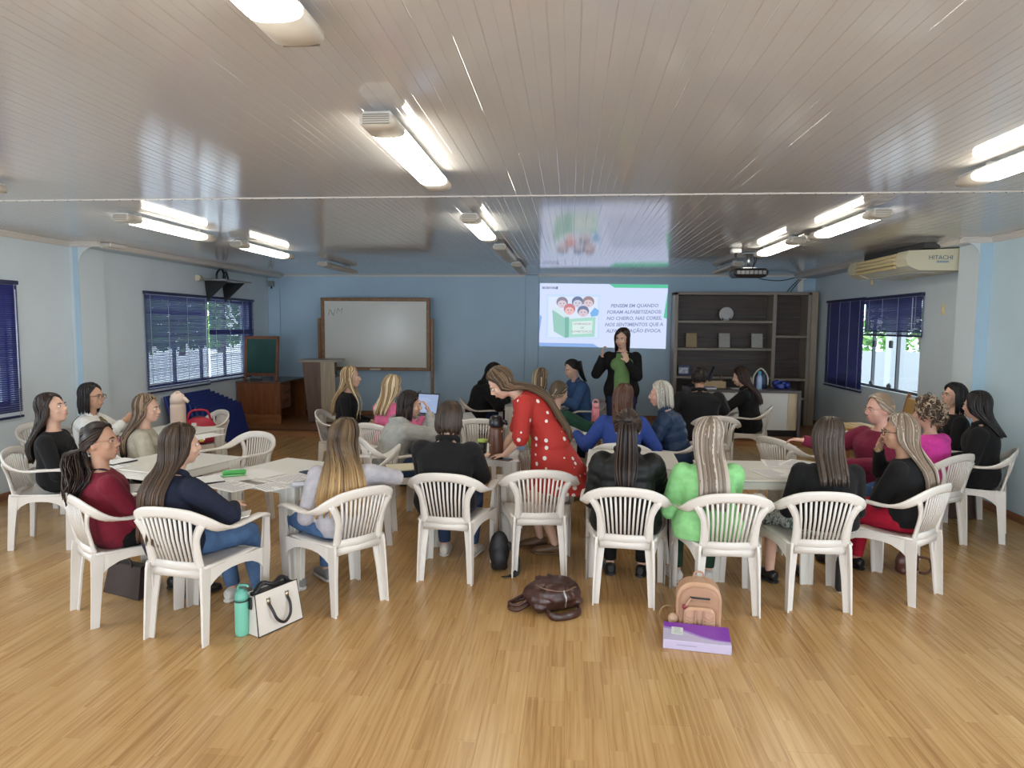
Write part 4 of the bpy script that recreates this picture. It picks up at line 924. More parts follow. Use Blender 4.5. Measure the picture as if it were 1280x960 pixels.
def person(label, x, y, deg, top='sweater', topc=(.02, .02, .025), bot='trousers', botc=(.03, .05, .12), hair='long', hairc=(.05, .03, .02), hairt=None, high=None, hl=.4, skin='light',
           stand=False, z0=.518, lean=(-6, 6), twist=0, fat=1.0, head=(0, 0, 0), arms=('lap', 'lap'), legs=None, feet=None, shoe=(.03, .03, .03), g=None, sleeve=1.0, glasses=None, topmat=None, botmat=None,
           hem=-.14, sc=1.0, wave=0.0, extra=None, part=.02, face=True, nh=150, front=0.0, pv=.0085, tie=None, py=-.035, curl=.35, hemflare=0.0, neckc=None, nk=0.0, shw=1.0, spread=1.0, legr=1.0, tl=None):
    tl = tl or (1.0 if stand else .82)
    if not stand: hem = max(hem, -.19/tl)
    root = thing('person', label, 'person', (x, y, 0), math.radians(deg), None); root.scale = (sc, sc, sc)
    rn = random.Random(hash(label) % 9973 if False else sum(ord(c_)*(i_+1) for i_, c_ in enumerate(label)))
    D = lambda a: Vector((0, math.sin(math.radians(a)), math.cos(math.radians(a))))
    tw = Matrix.Rotation(math.radians(twist), 3, 'Z')
    P0 = Vector((0, py, z0)); P1 = P0+D(lean[0])*.225*tl; P2 = P1+tw @ D(lean[1])*.235*tl
    u1, u2 = (P1-P0).normalized(), (P2-P1).normalized()
    SIDE = tw @ Vector((1, 0, 0)); FWD2 = (u2.cross(SIDE))*-1
    if FWD2.dot(tw @ Vector((0, 1, 0))) < 0: FWD2 = -FWD2
    sec = [(-.24, .125, .095), (-.02, .168, .122), (.16, .160, .114), (.40, .134, .098), (.64, .146, .112), (.80, .158, .104), (.91, .140, .082), (.98, .085, .062), (1.03, .058, .052)]
    sec = [(f, a*fat*(shw if f > .7 else 1), b*(fat if f < .9 else 1)) for f, a, b in sec]
    def spine(f):
        L = .46*tl; d = f*L
        if d < .225*tl: return P0+u1*d
        return P1+u2*(d-.225*tl)
    def ab(f):
        for i in range(len(sec)-1):
            if f <= sec[i+1][0]:
                t = (f-sec[i][0])/(sec[i+1][0]-sec[i][0]); t = max(0, t); return lerp(sec[i][1], sec[i+1][1], t), lerp(sec[i][2], sec[i+1][2], t)
        return sec[-1][1:]
    sides = [tw @ Vector((1, 0, 0)) if f > .45 else (Matrix.Rotation(math.radians(twist*max(0, f)/.45), 3, 'Z') @ Vector((1, 0, 0))) for f, _, _ in sec]
    # head
    hy, hp, hr = [math.radians(v) for v in head]
    HR = tw @ (Matrix.Rotation(hy, 3, 'Z') @ Matrix.Rotation(-hp, 3, 'X') @ Matrix.Rotation(hr, 3, 'Y'))
    nd_ = (u2*.75+Vector((0, 0, .35))+FWD2*(.10+nk)).normalized(); HC = P2+nd_*.095+HR @ Vector((0, .012, .072))
    hp_ = lambda v: HC+HR @ Vector(v)
    # arms
    SH = {s: P2-u2*.062+SIDE*(s*.152*fat**.5*shw) for s in (-1, 1)}; EL, WR, HD, HN, HC_ = {}, {}, {}, {}, {}
    for s, a in ((-1, arms[0]), (1, arms[1])):
        if a == 'lap': w, pole, hd, hn, c_ = (s*.09, .24, z0+.10), (s*.7, -.7, -.9), (-s*.35, .9, -.15), (0, 0, -1), .35
        elif a == 'table': w, pole, hd, hn, c_ = (s*.13, .38, .765), (s*.55, -.6, -1), (-s*.45, .85, -.03), (0, 0, -1), .3
        elif a == 'front': w, pole, hd, hn, c_ = (s*.10, .34, z0+.20), (s*1, -.4, -.6), (-s*.6, .8, 0), (0, 0, -1), .5
        elif a == 'hang': w, pole, hd, hn, c_ = (s*.24, .02, z0-.08), (s*.3, -1, 0), (0, .1, -1), (-s, 0, 0), .3
        else: w, pole, hd, hn, c_ = a
        EL[s], WR[s] = ik(SH[s], Vector(w), .265, .235, pole); HD[s], HN[s], HC_[s] = Vector(hd), Vector(hn), c_
    # legs
    HP = {s: P0+Vector((s*.088*fat**.5, 0, -.012)) for s in (-1, 1)}; KN, AN = {}, {}; FD = {}
    for s in (-1, 1):
        if legs: an, pole = legs[0 if s < 0 else 1]
        elif stand: an, pole = (s*.09, 0, .085), (0, 1, 0)
        else: an, pole = (s*.11, .36, .085), (s*.12, 1, .8)
        KN[s], AN[s] = ik(HP[s], Vector(an), .40, .395, pole); fd_ = (feet[0 if s < 0 else 1] if feet else (s*.15, 1, 0)); FD[s] = Vector(fd_).normalized()
    sk = SK[skin]
    # --- body: one continuous skin
    mb = MB(); k = .90
    mb.tube([spine(max(f, -.16)) for f, _, _ in sec], [(a*k, b*k) for _, a, b in sec], n=14, side=sides)
    mb.tube([P2-u2*.05, P2+nd_*.03, hp_((0, -.012, -.055))], [(.056, .052), (.049, .047), (.047, .050)], n=12, side=SIDE)
    for s in (-1, 1):
        mb.tube([SH[s]-SIDE*(s*.05)-u2*.01, SH[s]-u2*.008, lerp(SH[s], EL[s], .5), EL[s], lerp(EL[s], WR[s], .35), WR[s]], [.036, .045, .041, .034, .033, .0235], n=10)
        hand(mb, WR[s], HD[s], HN[s], s, HC_[s], .98)
        mb.tube([HP[s]-Vector((s*.02, 0, -.02)), HP[s], lerp(HP[s], KN[s], .5), KN[s], lerp(KN[s], AN[s], .3), lerp(KN[s], AN[s], .7), AN[s], AN[s]-Vector((0, 0, .05))], [q*legr for q in (.075, .078, .066, .052, .050, .038, .031, .033)], n=10)
        mb.tube([AN[s]-FD[s]*.04-Vector((0, 0, .05)), AN[s]+FD[s]*.05-Vector((0, 0, .045)), AN[s]+FD[s]*.135-Vector((0, 0, .06))], [(.030, .028), (.036, .026), (.030, .016)], n=8, side=FD[s].cross(Vector((0, 0, 1))))
    H = lambda c, r, rot=None: mb.ell(hp_(c), r, HR if rot is None else HR @ rot, 14, 10)
    H((0, -.010, .020), (.0745, .093, .098)); H((0, .026, -.036), (.059, .064, .076)); H((0, .050, -.086), (.030, .030, .024)); H((0, .035, -.070), (.046, .045, .035))
    H((0, .074, .022), (.046, .018, .014))
    for s in (-1, 1):
        H((s*.038, .058, -.028), (.024, .024, .024)); H((s*.074, -.006, -.012), (.008, .017, .029), Matrix.Rotation(s*.35, 3, 'Z')); H((s*.009, .101, -.031), (.008, .010, .007))
    mb.tube([hp_((0, .086, .016)), hp_((0, .099, -.010)), hp_((0, .110, -.028))], [(.009, .008), (.010, .009), (.0125, .010)], n=8, side=HR @ Vector((1, 0, 0)))
    H((0, .086, -.058), (.021, .012, .0075)); H((0, .083, -.069), (.018, .012, .0075))
    body = fuse(mb, 'body', pv if not (hasattr(pv, '__len__')) else pv[0], 2, .42, sk, root, .45)
    # --- face
    if face:
        for s in (-1, 1):
            e = MB().ell(hp_((s*.030, .0795, .002)), (.0130, .0085, .0062), HR, 10, 6).build('eye', eye_w, root); MB().ell(hp_((s*.030, .0868, .002)), (.0055, .003, .0052), HR, 8, 5).build('iris', eye_d, e)
            MB().tube([hp_((s*.014, .092, .019)), hp_((s*.030, .091, .025)), hp_((s*.047, .080, .020))], [(.003, .002), (.0042, .002), (.002, .002)], n=6, side=HR @ Vector((0, 0, 1))).build('eyebrow', brow_m, root)
        MB().tube([hp_((-.021, .090, -.0625)), hp_((0, .0985, -.0615)), hp_((.021, .090, -.0625))], [(.002, .003), (.0065, .004), (.002, .003)], n=8, side=HR @ Vector((0, 0, 1))).build('lips', lip, root)
    if glasses:
        gm = M('glasses_'+glasses, {'dark': (.03, .02, .015), 'thin': (.35, .20, .16)}[glasses], .3); mb = MB(); r_ = .0022 if glasses == 'dark' else .0014
        for s in (-1, 1):
            mb.tube([hp_((s*.033+.024*math.cos(a*PI/8), .104-.008*abs(math.cos(a*PI/8))*(1 if math.cos(a*PI/8)*s > 0 else 0), .0+.019*math.sin(a*PI/8))) for a in range(17)], r_, n=5, cap=False)
            mb.tube([hp_((s*.057, .097, .006)), hp_((s*.076, .06, .008)), hp_((s*.082, -.01, .006))], r_, n=5)
        mb.tube([hp_((-.010, .105, .004)), hp_((.010, .105, .004))], r_, n=5); mb.build('glasses', gm, root)
    # --- clothes
    gg = g if g is not None else {'sweater': .010, 'puffer': .026, 'blazer': .016, 'dress': .010, 'hoodie': .020, 'coat': .020, 'blouse': .012, 'cardigan': .018}.get(top, .012)
    tm = topmat or M('cloth_%s_%s' % (top, '_'.join('%03d' % int(v*1000) for v in topc)), topc, .85 if top not in ('puffer',) else .5, sheen=.05 if top in ('sweater', 'hoodie', 'coat') else 0, spec=.25, var=.12, vscale=22, bump=.25 if top != 'puffer' else .1, bscale=55)
    mb = MB(); quilt = top == 'puffer'
    def rows(lo, hi, n): return [lerp(lo, hi, i/(n-1)) for i in range(n)]
    fs_ = rows(hem, 1.0, 56 if quilt else 16); pts, rad, sd = [], [], []
    for f in fs_:
        a, b = ab(f); q = gg*(1-.45*sst((f-.85)/.15)); 
        if quilt: q += .013*(abs(math.sin(f*PI*5.2))**.6-.6)
        wob = .004*math.sin(f*23+rn.random()*6)
        pts.append(spine(f)); rad.append((a+q+wob*.5+(hemflare*(.3-f) if f < .3 else 0), b+q)); sd.append(Matrix.Rotation(math.radians(twist*sst(f/.45)), 3, 'Z') @ Vector((1, 0, 0)))
    mb.tube(pts, rad, n=18, side=sd)
    if face is not None:                                  # bust and shoulder blades
        for s in (-1, 1): mb.ell(spine(.70)+FWD2*(.066+gg*.5)+SIDE*(s*.062), (.068+gg*.4, .052, .064), None, 10, 8)
    for s in (-1, 1):
        n_ = 30 if quilt else 9; arm = [SH[s]-SIDE*(s*.060)+u2*.004, SH[s]-u2*.006]+[lerp(SH[s], EL[s], t) for t in rows(.15, 1, n_//2)]+[lerp(EL[s], WR[s], t) for t in rows(.12, 1.0, n_//2)]
        nkeep = len(arm) if sleeve >= 1 else max(4, int(2+(len(arm)-2)*sleeve)); ra = []
        for i in range(len(arm)):
            t = max(0, (i-1)/(len(arm)-2)); r_ = lerp(.053, .040, sst(t/.5)) if t < .5 else lerp(.040, .029, (t-.5)/.5)
            r_ += gg*(1 if t < .85 else .6); r_ *= fat**.35
            if quilt and i > 1: r_ += .011*(abs(math.sin(i*PI/4.2))**.6-.6)
            if i == 0: r_ *= .74
            if i == nkeep-1 and sleeve < 1: r_ *= 1.12
            ra.append(r_)
        mb.tube(arm[:nkeep], ra[:nkeep], n=10); mb.ell(EL[s] if sleeve >= .5 else SH[s], (.040+gg)*fat**.35, None, 10, 8); mb.ell(SH[s]-Vector((0, 0, .005)), (.052+gg)*fat**.35, None, 10, 8)
        if nkeep > 8 and not quilt:                       # folds inside the elbow
            for t in (.42, .58): mb.ell(lerp(SH[s], EL[s], t) if t < .5 else lerp(EL[s], WR[s], t-.5), (.034+gg, .034+gg, .02), None, 8, 6)
    if top == 'hoodie': mb.tube(smooth_path([tuple(P2+SIDE*.085+FWD2*.045-u2*.01), tuple(P2+SIDE*.09-FWD2*.05+u2*.012), tuple(P2-FWD2*.105-u2*.03), tuple(P2-SIDE*.09-FWD2*.05+u2*.012), tuple(P2-SIDE*.085+FWD2*.045-u2*.01)]), .034, n=8)
    if top in ('puffer', 'coat'): mb.tube(smooth_path([tuple(P2+SIDE*.055+FWD2*.05+u2*.01), tuple(P2+SIDE*.072+u2*.035), tuple(P2-FWD2*.065+u2*.035), tuple(P2-SIDE*.072+u2*.035), tuple(P2-SIDE*.055+FWD2*.05+u2*.01)]), .020, n=8)
    tobj = fuse(mb, {'sweater': 'jumper', 'puffer': 'padded_jacket', 'blazer': 'blazer', 'dress': 'dress', 'hoodie': 'hoodie', 'coat': 'coat', 'blouse': 'blouse', 'cardigan': 'cardigan'}[top], .0085 if quilt else .0095, 2 if quilt else 3, .45, tm, root)
    if top == 'blazer':
        cb_ = MB().tube(smooth_path([tuple(P2+SIDE*.05+FWD2*.055-u2*.05), tuple(P2+SIDE*.066+FWD2*.01+u2*.012), tuple(P2-FWD2*.06+u2*.016), tuple(P2-SIDE*.066+FWD2*.01+u2*.012), tuple(P2-SIDE*.05+FWD2*.055-u2*.05)], 4), [(.024, .007)]*17, n=6, side=u2); cb_.build('collar', tm, root)
        MB().box(spine(.35)-FWD2*(ab(.35)[1]+gg+.001), (.010, .006, .30)).build('back_seam', tm, root)
    if neckc: MB().tube(smooth_path([tuple(P2+nd_*.008+SIDE*.058+FWD2*.03-u2*.02), tuple(P2+nd_*.008+SIDE*.060), tuple(P2+nd_*.01-FWD2*.055), tuple(P2+nd_*.008-SIDE*.060), tuple(P2+nd_*.008-SIDE*.058+FWD2*.03-u2*.02)]), [(.012, .006)]*17, n=6, side=u2).build('neckline', M('neck_'+'_'.join('%02d' % int(v*100) for v in neckc), neckc, .8), root)
    bm_ = botmat or M('cloth_%s_%s' % (bot, '_'.join('%03d' % int(v*1000) for v in botc)), botc, .85, spec=.2, var=.16, vscale=18, bump=.25, bscale=60)
    if bot in ('trousers', 'wide'):
        mb = MB(); w_ = 1.0 if bot == 'trousers' else 1.3
        mb.ell(P0+Vector((0, 0, -.005)), (.172*fat, .128*fat, .118)); 
        for s in (-1, 1):
            mb.tube([HP[s], lerp(HP[s], KN[s], .35), lerp(HP[s], KN[s], .75), KN[s], lerp(KN[s], AN[s], .12), lerp(KN[s], AN[s], .4), lerp(KN[s], AN[s], .75), AN[s]+Vector((0, 0, .012))], [.090*fat, .083*fat, .072*fat, .067, .066, .060*w_, .050*w_, .046*w_], n=12)
            mb.ell(KN[s], .067)
        fuse(mb, 'trousers', .0105, 3, .45, bm_, root)
    elif bot == 'skirt':                                       # seated skirt over both thighs
        mb = MB(); mb.ell(P0, (.178*fat, .13*fat, .11)); kn = (KN[-1]+KN[1])/2
        for s in (-1, 1): mb.tube([HP[s], lerp(HP[s], KN[s], .5), KN[s]+(KN[s]-HP[s]).normalized()*.03], [.094, .085, .078], n=12)
        mb.tube([P0+Vector((0, .02, 0)), lerp(P0, kn, .5), kn], [(.165, .08), (.165, .075), (.16, .065)], n=14, side=(1, 0, 0))
        for s in (-1, 1): mb.tube([KN[s], lerp(KN[s], AN[s], .35)], [.075, .085], n=12)
        fuse(mb, 'skirt', .0105, 3, .45, bm_, root)
    elif bot == 'dress':                                       # standing flared skirt of the dress
        mb = MB(); N_ = 24; lv = []
        for i in range(9):
            t = i/8; c_ = lerp(spine(.18), Vector((P0.x, P0.y-.10, .50)), t); a = lerp(.150, .285, t**.9); b = lerp(.125, .26, t**.9); ring = []
            for j in range(N_):
                an = 2*PI*j/N_; fo = 1+.07*t*math.sin(7*an+1.2)+.03*t*math.sin(11*an); ring.append(c_+Vector((a*fo*math.cos(an), b*fo*math.sin(an), 0)))
            lv.append(ring)
        vs = [p for r_ in lv for p in r_]; vi = [p+(lv[i][0]*0+Vector((0, 0, 0)))+((sum(lv[i], Vector())/N_)-p)*.03 for i in range(9) for p in lv[i]]
        n0 = len(vs); fs2 = [(i*N_+j, (i+1)*N_+j, (i+1)*N_+(j+1) % N_, i*N_+(j+1) % N_) for i in range(8) for j in range(N_)]
        fs2 = [f[::-1] for f in fs2]; fs2 += [tuple(n0+q for q in f[::-1]) for f in fs2]+[(8*N_+j, n0+8*N_+j, n0+8*N_+(j+1) % N_, 8*N_+(j+1) % N_) for j in range(N_)]
        mb.add(vs+vi, fs2, True).build('skirt', tm, root)
    sh_m = M('shoe_'+'_'.join('%02d' % int(v*100) for v in shoe), shoe, .45, var=.1); sole_m = M('shoe_sole', (.55, .52, .48), .6)
    for s in (-1, 1):
        A = AN[s]; F = FD[s]; F = Vector((F.x, F.y, 0)).normalized() if abs(FD[s].z) < .3 else F; zf = A.z-.085; base = Vector((A.x, A.y, zf)); X_ = F.cross(Vector((0, 0, 1)))
        q = MB().tube([base-F*.062+Vector((0, 0, .045)), base-F*.05+Vector((0, 0, .045)), base+Vector((0, 0, .052)), base+F*.06+Vector((0, 0, .042)), base+F*.13+Vector((0, 0, .032)), base+F*.178+Vector((0, 0, .024))], [(.020, .025), (.034, .036), (.037, .042), (.042, .034), (.044, .025), (.026, .014)], n=12, side=X_).build('shoe', sh_m, root)
        MB().tube([base-F*.066+Vector((0, 0, .010)), base-F*.05+Vector((0, 0, .010)), base+F*.06+Vector((0, 0, .010)), base+F*.14+Vector((0, 0, .010)), base+F*.184+Vector((0, 0, .012))], [(.022, .010), (.038, .010), (.044, .010), (.044, .010), (.024, .009)], n=10, side=X_).build('sole', sole_m if sum(shoe) > .3 else sh_m, q)
    # --- hair
    c0 = np.array(hairc); ct = np.array(hairt if hairt is not None else hairc); ch = np.array(high if high is not None else hairc*1)
    hb = MB(); cols = []
    def addc(n, c): cols.extend([c]*n)
    RX, RY, RZ = .0835, .1005, .1085; CY, CZ = -.012, .020
    def surf(phi, th, k=1.0):                                  # phi 0 = front, grows to the right; th from the crown
        st_ = math.sin(th); return Vector((RX*k*st_*math.sin(phi), CY+RY*k*st_*math.cos(phi), CZ+RZ*k*math.cos(th)))
    def thmax(phi):
        a = abs(phi); pts_ = [(0, 46), (25, 49), (45, 62), (62, 86), (78, 97), (95, 112), (130, 124), (180, 126)]
        a = math.degrees(a)
        for (a0, t0), (a1, t1) in zip(pts_, pts_[1:]):
            if a <= a1: return math.radians(lerp(t0, t1, (a-a0)/(a1-a0)))
        return math.radians(126)
    if hair == 'bald': return root
    NP, NT = 28, 9; vs = []
    for k_ in (1.0, .93):
        for i in range(NT):
            for j in range(NP):
                phi = -PI+2*PI*j/NP; th = (i+.02)/(NT-1+.02)*thmax(phi); vs.append(hp_(surf(phi, th, k_)))
    fs = []; Q = NP*NT
    for i in range(NT-1):
        for j in range(NP):
            j2 = (j+1) % NP; a = i*NP; fs.append((a+j, a+NP+j, a+NP+j2, a+j2)); fs.append((Q+a+j, Q+a+j2, Q+a+NP+j2, Q+a+NP+j))
    for j in range(NP): j2 = (j+1) % NP; a = (NT-1)*NP; fs.append((a+j, Q+a+j, Q+a+j2, a+j2))
    hb.add(vs, fs, True); addc(len(vs), c0*.75)
    # guide down the back
    G = [hp_((0, -.095, -.045))]
    if lean[1] < 60: G.append(P2-FWD2*.088+Vector((0, 0, .035)))
    for f in (.92, .75, .6, .45, .3, .15, 0, -.15):
        a, b = ab(f); G.append(spine(f)-FWD2*(b+gg+.020 if quilt is False else b+gg+.024))
    G.append(G[-1]-Vector((0, 0, .25)))
    gl = [0.0]
    for a_, b_ in zip(G, G[1:]): gl.append(gl[-1]+(b_-a_).length)
    def guide(d):
        for i in range(len(G)-1):
            if d <= gl[i+1]: return lerp(G[i], G[i+1], max(0, (d-gl[i]))/(gl[i+1]-gl[i]))
        return G[-1]
    GF = [hp_((0, .02, -.10))]
    for f in (.92, .75, .6, .45, .3, .1): a, b = ab(f); GF.append(spine(f)+FWD2*(b+gg+.03))
    GF.append(GF[-1]-Vector((0, 0, .2)))
    def strand(pts, w, c, tint):
        n_ = len(pts); hb.tube(pts, [(w*(1 if 0 < i < n_-1 else .35), w*.45*(1 if 0 < i < n_-1 else .4)) for i in range(n_)], n=4, side=HR @ Vector((1, 0, 0)) if abs((pts[-1]-pts[0]).normalized().x) < .8 else None)
        for i in range(n_):
            t = i/(n_-1); cc = lerp(c, tint, sst((t-.35)/.5)); addc(4, cc)
    def colr():
        v = rn.uniform(.75, 1.3); r_ = rn.random()
        b_ = c0 if (high is None or r_ < .55) else ch
        return np.clip(b_*v, 0, 1), np.clip((ct if (high is None or r_ < .55 or hairt is not None) else ch)*v, 0, 1)
    if hair in ('long', 'bob', 'mid'):
        for q in range(nh):
            sgn = rn.choice((-1, 1)); a0 = rn.uniform(0, 180)
            phi0 = math.radians(a0)*sgn; th0 = math.radians(rn.uniform(2, 30)) if a0 > 40 else math.radians(rn.uniform(10, 40)); pe = math.radians(max(a0, 66+rn.uniform(0, 16)))*sgn
            the = math.radians(rn.uniform(96, 108)); pts = []; k_ = rn.uniform(1.0, 1.06)
            for i in range(6):
                t = i/5; th = lerp(th0, the, t); ph = lerp(phi0, pe, sst(t*1.25)); pts.append(hp_(surf(ph, min(th, PI), k_)+Vector((part*(1-t)*1.0, 0, 0))))
            pE = pts[-1]; L = hl*rn.uniform(.82, 1.04); ns = max(4, int(L/.035)); loc = HR.transposed() @ (pE-HC)
            fr = front > 0 and abs(pe) < math.radians(112) and rn.random() < front
            wv = rn.uniform(0, 6); wa = wave*rn.uniform(.6, 1.3); dep = (k_-1)/.06*.024
            for i in range(1, ns+1):
                t = i/ns; d = L*t; down = pE+Vector((0, 0, -d))
                if hair == 'bob':
                    p = pE+HR @ Vector((loc.x*.12*math.sin(PI*t)-loc.x*.18*t, -.01*t, 0))+Vector((0, 0, -d)); 
                elif fr:
                    dd = d; gi = GF[0]; acc = 0
                    for a_, b_ in zip(GF, GF[1:]):
                        l_ = (b_-a_).length
                        if acc+l_ >= dd: gi = lerp(a_, b_, (dd-acc)/l_); break
                        acc += l_; gi = b_
                    p = lerp(down, gi+SIDE*(loc.x*1.05), sst(t*2.2))
                else:
                    gpt = guide(d); xo = loc.x*lerp(1.0, .92*spread, t); f_ = max(-.2, .95-d/(.46*tl)); a, b = ab(min(.9, f_)); cu = (b+gg)*(1-math.sqrt(max(0, 1-min(.95, abs(xo)/(a+gg))**2)))*.8
                    th_ = (loc.y+.06)*.22*(1-.5*t); p = lerp(down, gpt+SIDE*xo+FWD2*(cu+max(-.004, min(.012, th_))-dep*sst(t*3)), sst(d/.16))
                p = p+SIDE*(wa*math.sin(d*38+wv))+FWD2*(wa*.6*math.cos(d*38+wv)*-1 if i > 1 else 0); pts.append(p)
            c, t_ = colr(); strand(pts, rn.uniform(.0075, .0125), c, t_)
    if hair in ('pony', 'lowpony'):
        tdir = Vector(tie or ((0, -.112, .035) if hair == 'pony' else (0, -.100, -.055))); tl = tdir-Vector((0, CY, CZ)); 
        for q in range(110):
            phi = rn.uniform(-PI, PI); tm_ = thmax(phi); th = tm_*rn.uniform(.93, 1.0); d0 = surf(phi, th)-Vector((0, CY, CZ)); pts = []
            for i in range(7):
                t = i/6; v = d0.lerp(tl, t); kk = 1/math.sqrt((v.x/RX)**2+(v.y/RY)**2+(v.z/RZ)**2+1e-9); v = v*kk*1.02
                pts.append(hp_(v.lerp(tl, sst((t-.7)/.3))+Vector((0, CY, CZ))))
            c, t_ = colr(); strand(pts, rn.uniform(.008, .012), c, c)
        T0 = hp_(tdir); gstart = T0+HR @ Vector((0, -.035, -.01))
        mbt = MB().tube([hp_(tdir+Vector((0, -.006, 0))), hp_(tdir+Vector((0, .014, 0)))], .021, n=12).build('hair_tie', M('hair_tie', (.02, .015, .015), .6), root)
        for q in range(70):
            a_ = rn.uniform(0, 2*PI); rr = .020*math.sqrt(rn.random()); L = hl*rn.uniform(.8, 1.03); ns = max(4, int(L/.045)); o_ = Vector((math.cos(a_), math.sin(a_), 0)); pts = [T0+HR @ (Vector((o_.x, 0, o_.y))*rr*.6)]; wv = rn.uniform(0, 6); wa = wave*rn.uniform(.6, 1.3)
            for i in range(1, ns+1):
                t = i/ns; d = L*t; gd = guide(max(0, d-.02)); bulge = (1+.9*math.sin(PI*min(1, t*1.1)))*(1.25 if hair == 'lowpony' else 1.0)*spread
                cpt = lerp(gstart+Vector((0, 0, -max(0, d-.04))), gd, sst((d-.06)/.14)); p = cpt+SIDE*(o_.x*rr*bulge*1.25)+FWD2*(o_.y*rr*bulge*.8-.008)+SIDE*(wa*math.sin(d*34+wv))-FWD2*abs(wa*.7*math.cos(d*34+wv)); pts.append(p)
            c, t_ = colr(); strand(pts, rn.uniform(.006, .010), c, t_)
    if hair == 'short':
        for q in range(170):
            phi = rn.uniform(-PI, PI); th = thmax(phi)*math.sqrt(rn.uniform(0, .9)); pts = []
            for i in range(4): pts.append(hp_(surf(phi, th+i*.10, 1.0+.025*math.sin(PI*i/3))))
            c, t_ = colr(); strand(pts, rn.uniform(.006, .010), c, c)
    if hair == 'curly':
        for q in range(230):
            phi = rn.uniform(-PI, PI); th = thmax(phi)*math.sqrt(rn.uniform(0, 1.12)); c_ = surf(phi, th, rn.uniform(1.02, 1.28)); r_ = rn.uniform(.012, .022); pts = []; ax = Vector((rn.uniform(-1, 1), rn.uniform(-1, 1), rn.uniform(-1, 1))).normalized(); e1 = ax.orthogonal().normalized(); e2 = ax.cross(e1); dl = rn.uniform(.0, .05)
            for i in range(9):
                an = i*.95; pts.append(hp_(c_+e1*(r_*math.cos(an))+e2*(r_*math.sin(an))+Vector((0, 0, -dl*i/8))))
            c, t_ = colr(); strand(pts, rn.uniform(.006, .010), c, t_)
    me = hb.mesh('hair'); me.materials.append(hair_m); at = me.color_attributes.new('tint', 'FLOAT_COLOR', 'POINT')
    arr = np.ones((len(hb.v), 4)); arr[:, :3] = np.clip(np.array(cols), 0, 1); at.data.foreach_set('color', arr.ravel()); link('hair', me, root)
    if extra: extra(root, dict(hp=hp_, P0=P0, P2=P2, spine=spine, ab=ab, gg=gg, FWD=FWD2, SIDE=SIDE, u2=u2, WR=WR, EL=EL, KN=KN, HR=HR, HC=HC, tm=tm, SH=SH, HD=HD))
    return root
# ================================================================== who sits where
DB, BR, BLK = (.016, .010, .009), (.040, .022, .013), (.010, .009, .010)
JEAN, DJ, BK = (.055, .10, .20), (.02, .035, .08), (.0065, .0065, .0075)
def sit(k, label, turn=0, dx=0, dy=0, **kw):
    x, y, d = CHAIRS[k][:3]; return person(label, x+dx, y+dy, d+turn, **kw)
def open_front(mat, w, f0=.0, f1=.97, name='inner_top'):
    def fn(root, j):
        pts = [j['spine'](f0+(f1-f0)*i/9) for i in range(10)]; rad = []
        for i in range(10):
            f = f0+(f1-f0)*i/9; a, b = j['ab'](f); rad.append((w*(1-.35*(i/9)), b+j['gg']*(1.35 if f < .9 else .9)+(.018 if .5 < f < .85 else .012)))
        mb = MB().tube(pts, rad, n=16, side=j['SIDE'])
        for s in (-1, 1): mb.ell(j['spine'](.68)+j['FWD']*(.078+j['gg'])+j['SIDE']*(s*w*.36), (w*.50, .055, .08))
        fuse(mb, name, .010, 3, .5, mat, root)
    return fn
def wrap(*fns):
    def f(root, j):
        for q in fns: q(root, j)
    return f

sit('navy', 'woman with very long brown hair in a dark navy jacket and jeans', dx=-.13, spread=1.6, turn=-8, top='blazer', topc=(.012, .016, .034), botc=(.07, .13, .25), hairc=(.032, .020, .013), hairt=(.085, .048, .026), high=(.06, .038, .024), hl=.50, lean=(0, 8), twist=-12, arms=('lap', ((.17, .25, .66), (1, -.8, -.2), (-.5, .8, .1), (0, 0, -1), .5)), head=(-16, 2, 0), shoe=(.55, .53, .5), hem=-.30, g=.022, nh=200, legs=(((.0, .40, .085), (0, 1, .8)), ((.20, .42, .085), (.25, 1, .8))), hemflare=.05)
sit('burg', 'woman in glasses and a burgundy jumper with a loose dark curly ponytail', tl=.80, top='sweater', topc=(.16, .010, .024), botc=BK, hair='lowpony', hairc=DB, high=(.04, .022, .014), hl=.34, wave=.016, spread=2.3, lean=(-15, -6), fat=1.14, arms=('lap', 'lap'), head=(-40, -6, 0), glasses='thin', hem=-.25, neckc=(.02, .006, .012), twist=-6, skin='mid', tie=(0, -.108, -.03))
sit('ombre', 'woman with long ombre hair in a pale grey blouse and jeans, back to the camera', spread=2.1, tl=.78, top='blouse', topc=(.42, .41, .45), botc=(.075, .15, .30), hairc=(.045, .027, .016), hairt=(.42, .27, .12), high=(.12, .075, .035), hl=.44, lean=(0, 8), twist=-34, arms=('lap', ((.275, .13, .665), (1, -.5, .05), (-.5, .85, 0), (0, 0, -1), .4)), head=(-22, 0, 2), shoe=(.20, .20, .21), g=.016, hem=-.22, nh=190, botmat=None)
sit('black', 'broad person in a black padded jacket with dark hair, back to the camera', dx=-.05, tl=.9, top='coat', topc=BK, botc=(.03, .05, .11), hair='bob', hairc=(.028, .017, .012), high=(.05, .03, .02), hl=.10, lean=(4, 14), fat=1.2, arms=('table', 'table'), head=(0, 10, 0), shoe=(.6, .57, .5), hem=-.26, g=.028, shw=1.05, topmat=None)
sit('pony', 'woman in a black quilted jacket with a very long dark ponytail, back to the camera', tl=.90, top='puffer', topc=(.007, .0075, .0075), botc=BK, hair='pony', hairc=DB, high=(.035, .018, .012), hl=.52, lean=(2, 10), fat=1.08, arms=('lap', 'table'), head=(0, 6, 0), shoe=BK, hem=-.30, g=.030, tie=(0, -.112, .048), spread=1.5, hemflare=.08)
